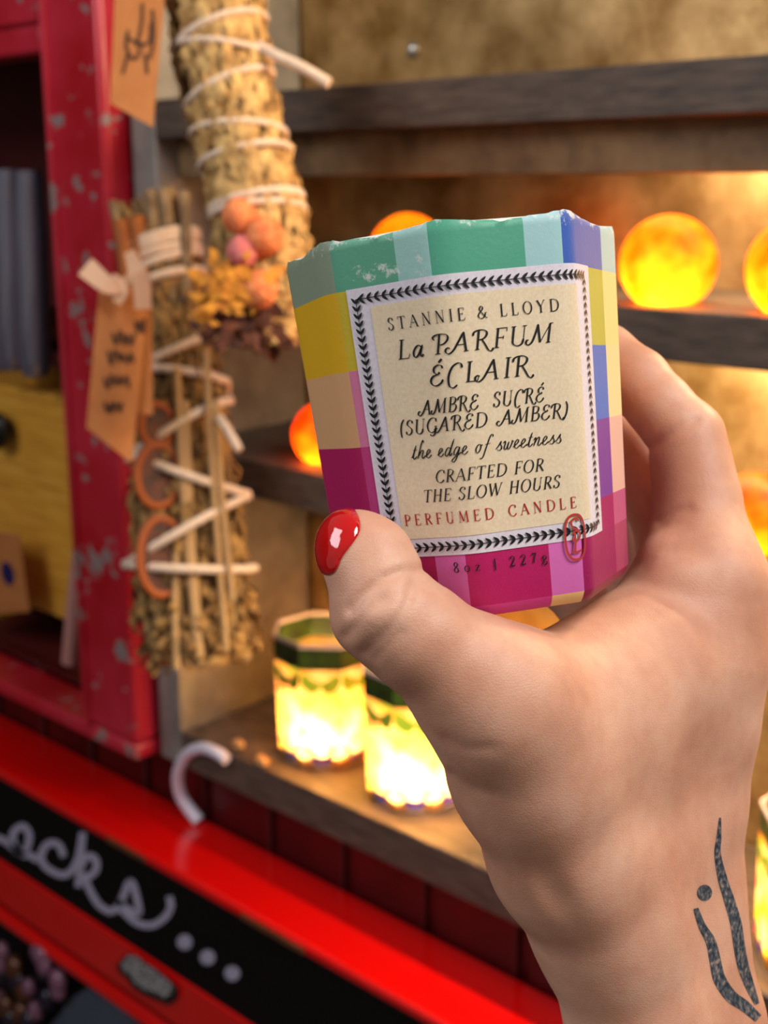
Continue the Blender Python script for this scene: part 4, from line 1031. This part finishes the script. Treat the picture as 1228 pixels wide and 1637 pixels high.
# press the skin flat where it meets the paper sleeve
g = np.argwhere(fd.d < .004); Q = np.stack([fd.ax[i][g[:, i]] for i in range(3)], 1)-np.array([CCX, CCY, CZ]); Lc = Q@CR   # rows: local = CR^T q
vv_ = Lc[:,1]/CH+.5; Rv = RBOT+(RTOP-RBOT)*np.clip(vv_, 0, 1)
dd = np.full(len(g), -1.0)
for kk in range(8):
    a, b = vert2(kk), vert2(kk+1); n_ = np.array([b[1]-a[1], -(b[0]-a[0])]); n_ /= np.linalg.norm(n_)
    if np.dot(n_, a) < 0: n_ = -n_
    dd = np.maximum(dd, Lc[:,0]*n_[0]+Lc[:,2]*n_[1]-Rv*np.dot(n_, a))
dd = np.maximum(dd, np.abs(Lc[:,1])-CH/2)
gi = (g[:,0], g[:,1], g[:,2]); fd.d[gi] = np.maximum(fd.d[gi], (.00035-dd).astype(np.float32))
HV, HF = surface_nets(fd.d, fd.lo, fd.vox)
# keep the one connected body (largest piece)
par = np.arange(len(HV))
def relax(V, Fq, it):
    n = len(V)
    for _ in range(it):
        acc = np.zeros((n, 3)); num = np.zeros(n)
        for i in range(4):
            a, b = Fq[:, i], Fq[:, (i+1) % 4]
            np.add.at(acc, a, V[b]); np.add.at(num, a, 1); np.add.at(acc, b, V[a]); np.add.at(num, b, 1)
        V = V*.5+.5*acc/num[:, None]
    return V
HV = relax(HV, HF, 2)

# ---- skin
sk = N('skin'); v = sk.coord()
n1 = sk.noise(v, 38, 4); n2 = sk.noise(v, 260, 4); n3 = sk.noise(v, 90, 2)
c1 = sk.ramp(n1, [(.34, hexc('C88E74')), (.52, hexc('D6A086')), (.70, hexc('DFB098'))])
c2 = sk.mix(sk.math('MULTIPLY', sk.ramp(n2, [(.45, (0, 0, 0, 1)), (.75, (1, 1, 1, 1))]), .22), c1, hexc('B97A66'))
sk.base(c2)
sk.set(Roughness=.46); sk.b.inputs['Specular IOR Level'].default_value = .42
sk.b.inputs['Subsurface Weight'].default_value = .13; sk.b.inputs['Subsurface Radius'].default_value = (1.0, .28, .14); sk.b.inputs['Subsurface Scale'].default_value = .0045
vo = sk.n('ShaderNodeTexVoronoi', i_Scale=1150.0, feature='DISTANCE_TO_EDGE'); sk.l(v, vo.inputs['Vector'])
# fine cross-hatched skin lines, stretched along the hand
mp2 = sk.n('ShaderNodeMapping'); mp2.inputs['Scale'].default_value = (1, 1, 2.2); tc = sk.n('ShaderNodeTexCoord'); sk.l(tc.outputs['Object'], mp2.inputs['Vector'])
vo2 = sk.n('ShaderNodeTexVoronoi', i_Scale=820.0, feature='DISTANCE_TO_EDGE'); sk.l(mp2.outputs[0], vo2.inputs['Vector'])
hh = sk.math('ADD', sk.math('MINIMUM', vo.outputs['Distance'], .12), sk.math('MINIMUM', vo2.outputs['Distance'], .16))
hh = sk.math('ADD', hh, sk.math('MULTIPLY', n2, .35)); sk.bump(hh, .36, .00036)
horg = c2w(*hc(1060, 2100, .30))
hm = to_mesh('person', HV, HF, sk.m, horg)
hand = bpy.data.objects.new('person', hm); S.collection.objects.link(hand); hand.location = horg; hand['_o'] = [float(c) for c in horg]
tag(hand, "right hand and tattooed wrist holding up the checked candle, red thumb nail", 'person')

# ---- red lacquered thumb nail: a thin shell grown from the thumb's own surface
nf_ = Field((-.0165, -.0155, .2365), (-.0020, .0040, .2660), .00028)
nf_.chain([(668,1018,.2515,85),(613,974,.2505,83),(597,926,.2508,65),(577,888,.2520,60),(570,872,.2528,57)], .007, .003)
X, Y, Z = np.meshgrid(*nf_.ax, indexing='ij'); px_ = 614+F*X/Z; py_ = 818.5-F*Y/Z
poly = smooth_path([(488,790),(545,803),(566,813),(576,832),(575,852),(562,872),(547,892),(536,914),(520,920),(490,900),(480,850),(488,790)], 5)
def sdpoly(px, py, P):
    dmin = np.full(px.shape, 1e9, np.float32); ins = np.zeros(px.shape, bool)
    for (ax_, ay_), (bx_, by_) in zip(P, P[1:]):
        ux, uy = bx_-ax_, by_-ay_; l2 = ux*ux+uy*uy+1e-9; t = np.clip(((px-ax_)*ux+(py-ay_)*uy)/l2, 0, 1)
        dmin = np.minimum(dmin, np.hypot(px-ax_-t*ux, py-ay_-t*uy))
        cr = ((ay_ > py) != (by_ > py)) & (px < (bx_-ax_)*(py-ay_)/(by_-ay_+1e-12)+ax_); ins ^= cr
    return np.where(ins, -dmin, dmin)
pd = sdpoly(px_, py_, poly)*.252/F
skin = nf_.d
thick_ = .00085*np.clip(1-np.exp(pd/.0011), 0, 1)*(pd < 0)
shell = np.maximum(skin-.00015-thick_, -(skin+.0011))
nd = np.maximum(np.maximum(shell, pd), Z-.2570).astype(np.float32)
nd[[0, -1]] = .01; nd[:, [0, -1]] = .01; nd[:, :, [0, -1]] = .01
NV, NF = surface_nets(nd, nf_.lo, nf_.vox); NV = relax(NV, NF, 3)
M_nail = N('red_nail_lacquer'); M_nail.set(Base_Color=hexc('C8080C'), Roughness=.08); M_nail.b.inputs['Coat Weight'].default_value = 1.0; M_nail.b.inputs['Coat Roughness'].default_value = .03
v = M_nail.coord(); M_nail.bump(M_nail.noise(v, 260, 2), .25, .0006)
nail = bpy.data.objects.new('thumb_nail', to_mesh('thumb_nail', NV, NF, M_nail.m, horg)); S.collection.objects.link(nail); nail.parent = hand; nail['_o'] = list(map(float, horg)); nail['label'] = 'glossy red thumb nail'

# ---- tattoo: ink decal draped on the wrist
from mathutils.bvhtree import BVHTree
HW = CP+np.outer(HV[:,0], RT)+np.outer(HV[:,1], UP)+np.outer(HV[:,2], FW)
bvh = BVHTree.FromPolygons([tuple(p) for p in HW], [tuple(int(i) for i in f) for f in HF])
def drape(x, y):
    r = ray(x, y); r = r/np.linalg.norm(r); loc, nrm, i_, d_ = bvh.ray_cast(Vector(CP+r*.15), Vector(r))
    if loc is None: return None
    nn = np.array(nrm); nn = nn if np.dot(nn, r) < 0 else -nn
    return np.array(loc)+nn*.00012
def ink(mb, pts, wid):
    P = smooth_path(pts, 8); W_ = np.interp(np.linspace(0, 1, len(P)), np.linspace(0, 1, len(wid)), wid); T = np.gradient(P, axis=0); T /= np.linalg.norm(T, axis=1, keepdims=True)
    Nn = np.stack([-T[:,1], T[:,0]], 1); rows = []
    for u in np.linspace(-1, 1, 7): rows.append([drape(*(P[i]+Nn[i]*W_[i]*u/2)) for i in range(len(P))])
    for a in range(6):
        for i in range(len(P)-1):
            q = [rows[a][i], rows[a][i+1], rows[a+1][i+1], rows[a+1][i]]
            if all(t is not None for t in q) and max(np.linalg.norm(q[0]-t) for t in q) < .006: mb.add(q, [(0, 1, 2, 3)])
tm = MB()
ink(tm, [(1151,1307),(1149,1340),(1147,1365),(1155,1405),(1166,1440),(1176,1475),(1182,1515),(1188,1545),(1198,1575),(1210,1605)], [3,8,10,15,17,18,18,18,15,8])
ink(tm, [(1112,1452),(1122,1480),(1136,1505),(1143,1535),(1150,1565),(1168,1592),(1190,1608),(1212,1628)], [8,12,16,18,20,20,18,14])
dp = [drape(1126+12*math.cos(a), 1427+13*math.sin(a)) for a in np.linspace(0, 2*math.pi, 20)[:-1]]
tm.add(dp, [tuple(range(len(dp)))])
ik = N('tattoo_ink'); v = ik.coord(); ik.base(ik.ramp(ik.noise(v, 900, 3), [(.38, hexc('26323E')), (.56, hexc('565C64')), (.68, hexc('A08678'))])); ik.set(Roughness=.5)
tt_ = tm.build('tattoo', ik.m, hand, smooth=True, angle=180); tt_['label'] = 'dark blue wavy tattoo on the wrist'

for o in bpy.data.objects:
    if '_o' in o: del o['_o']
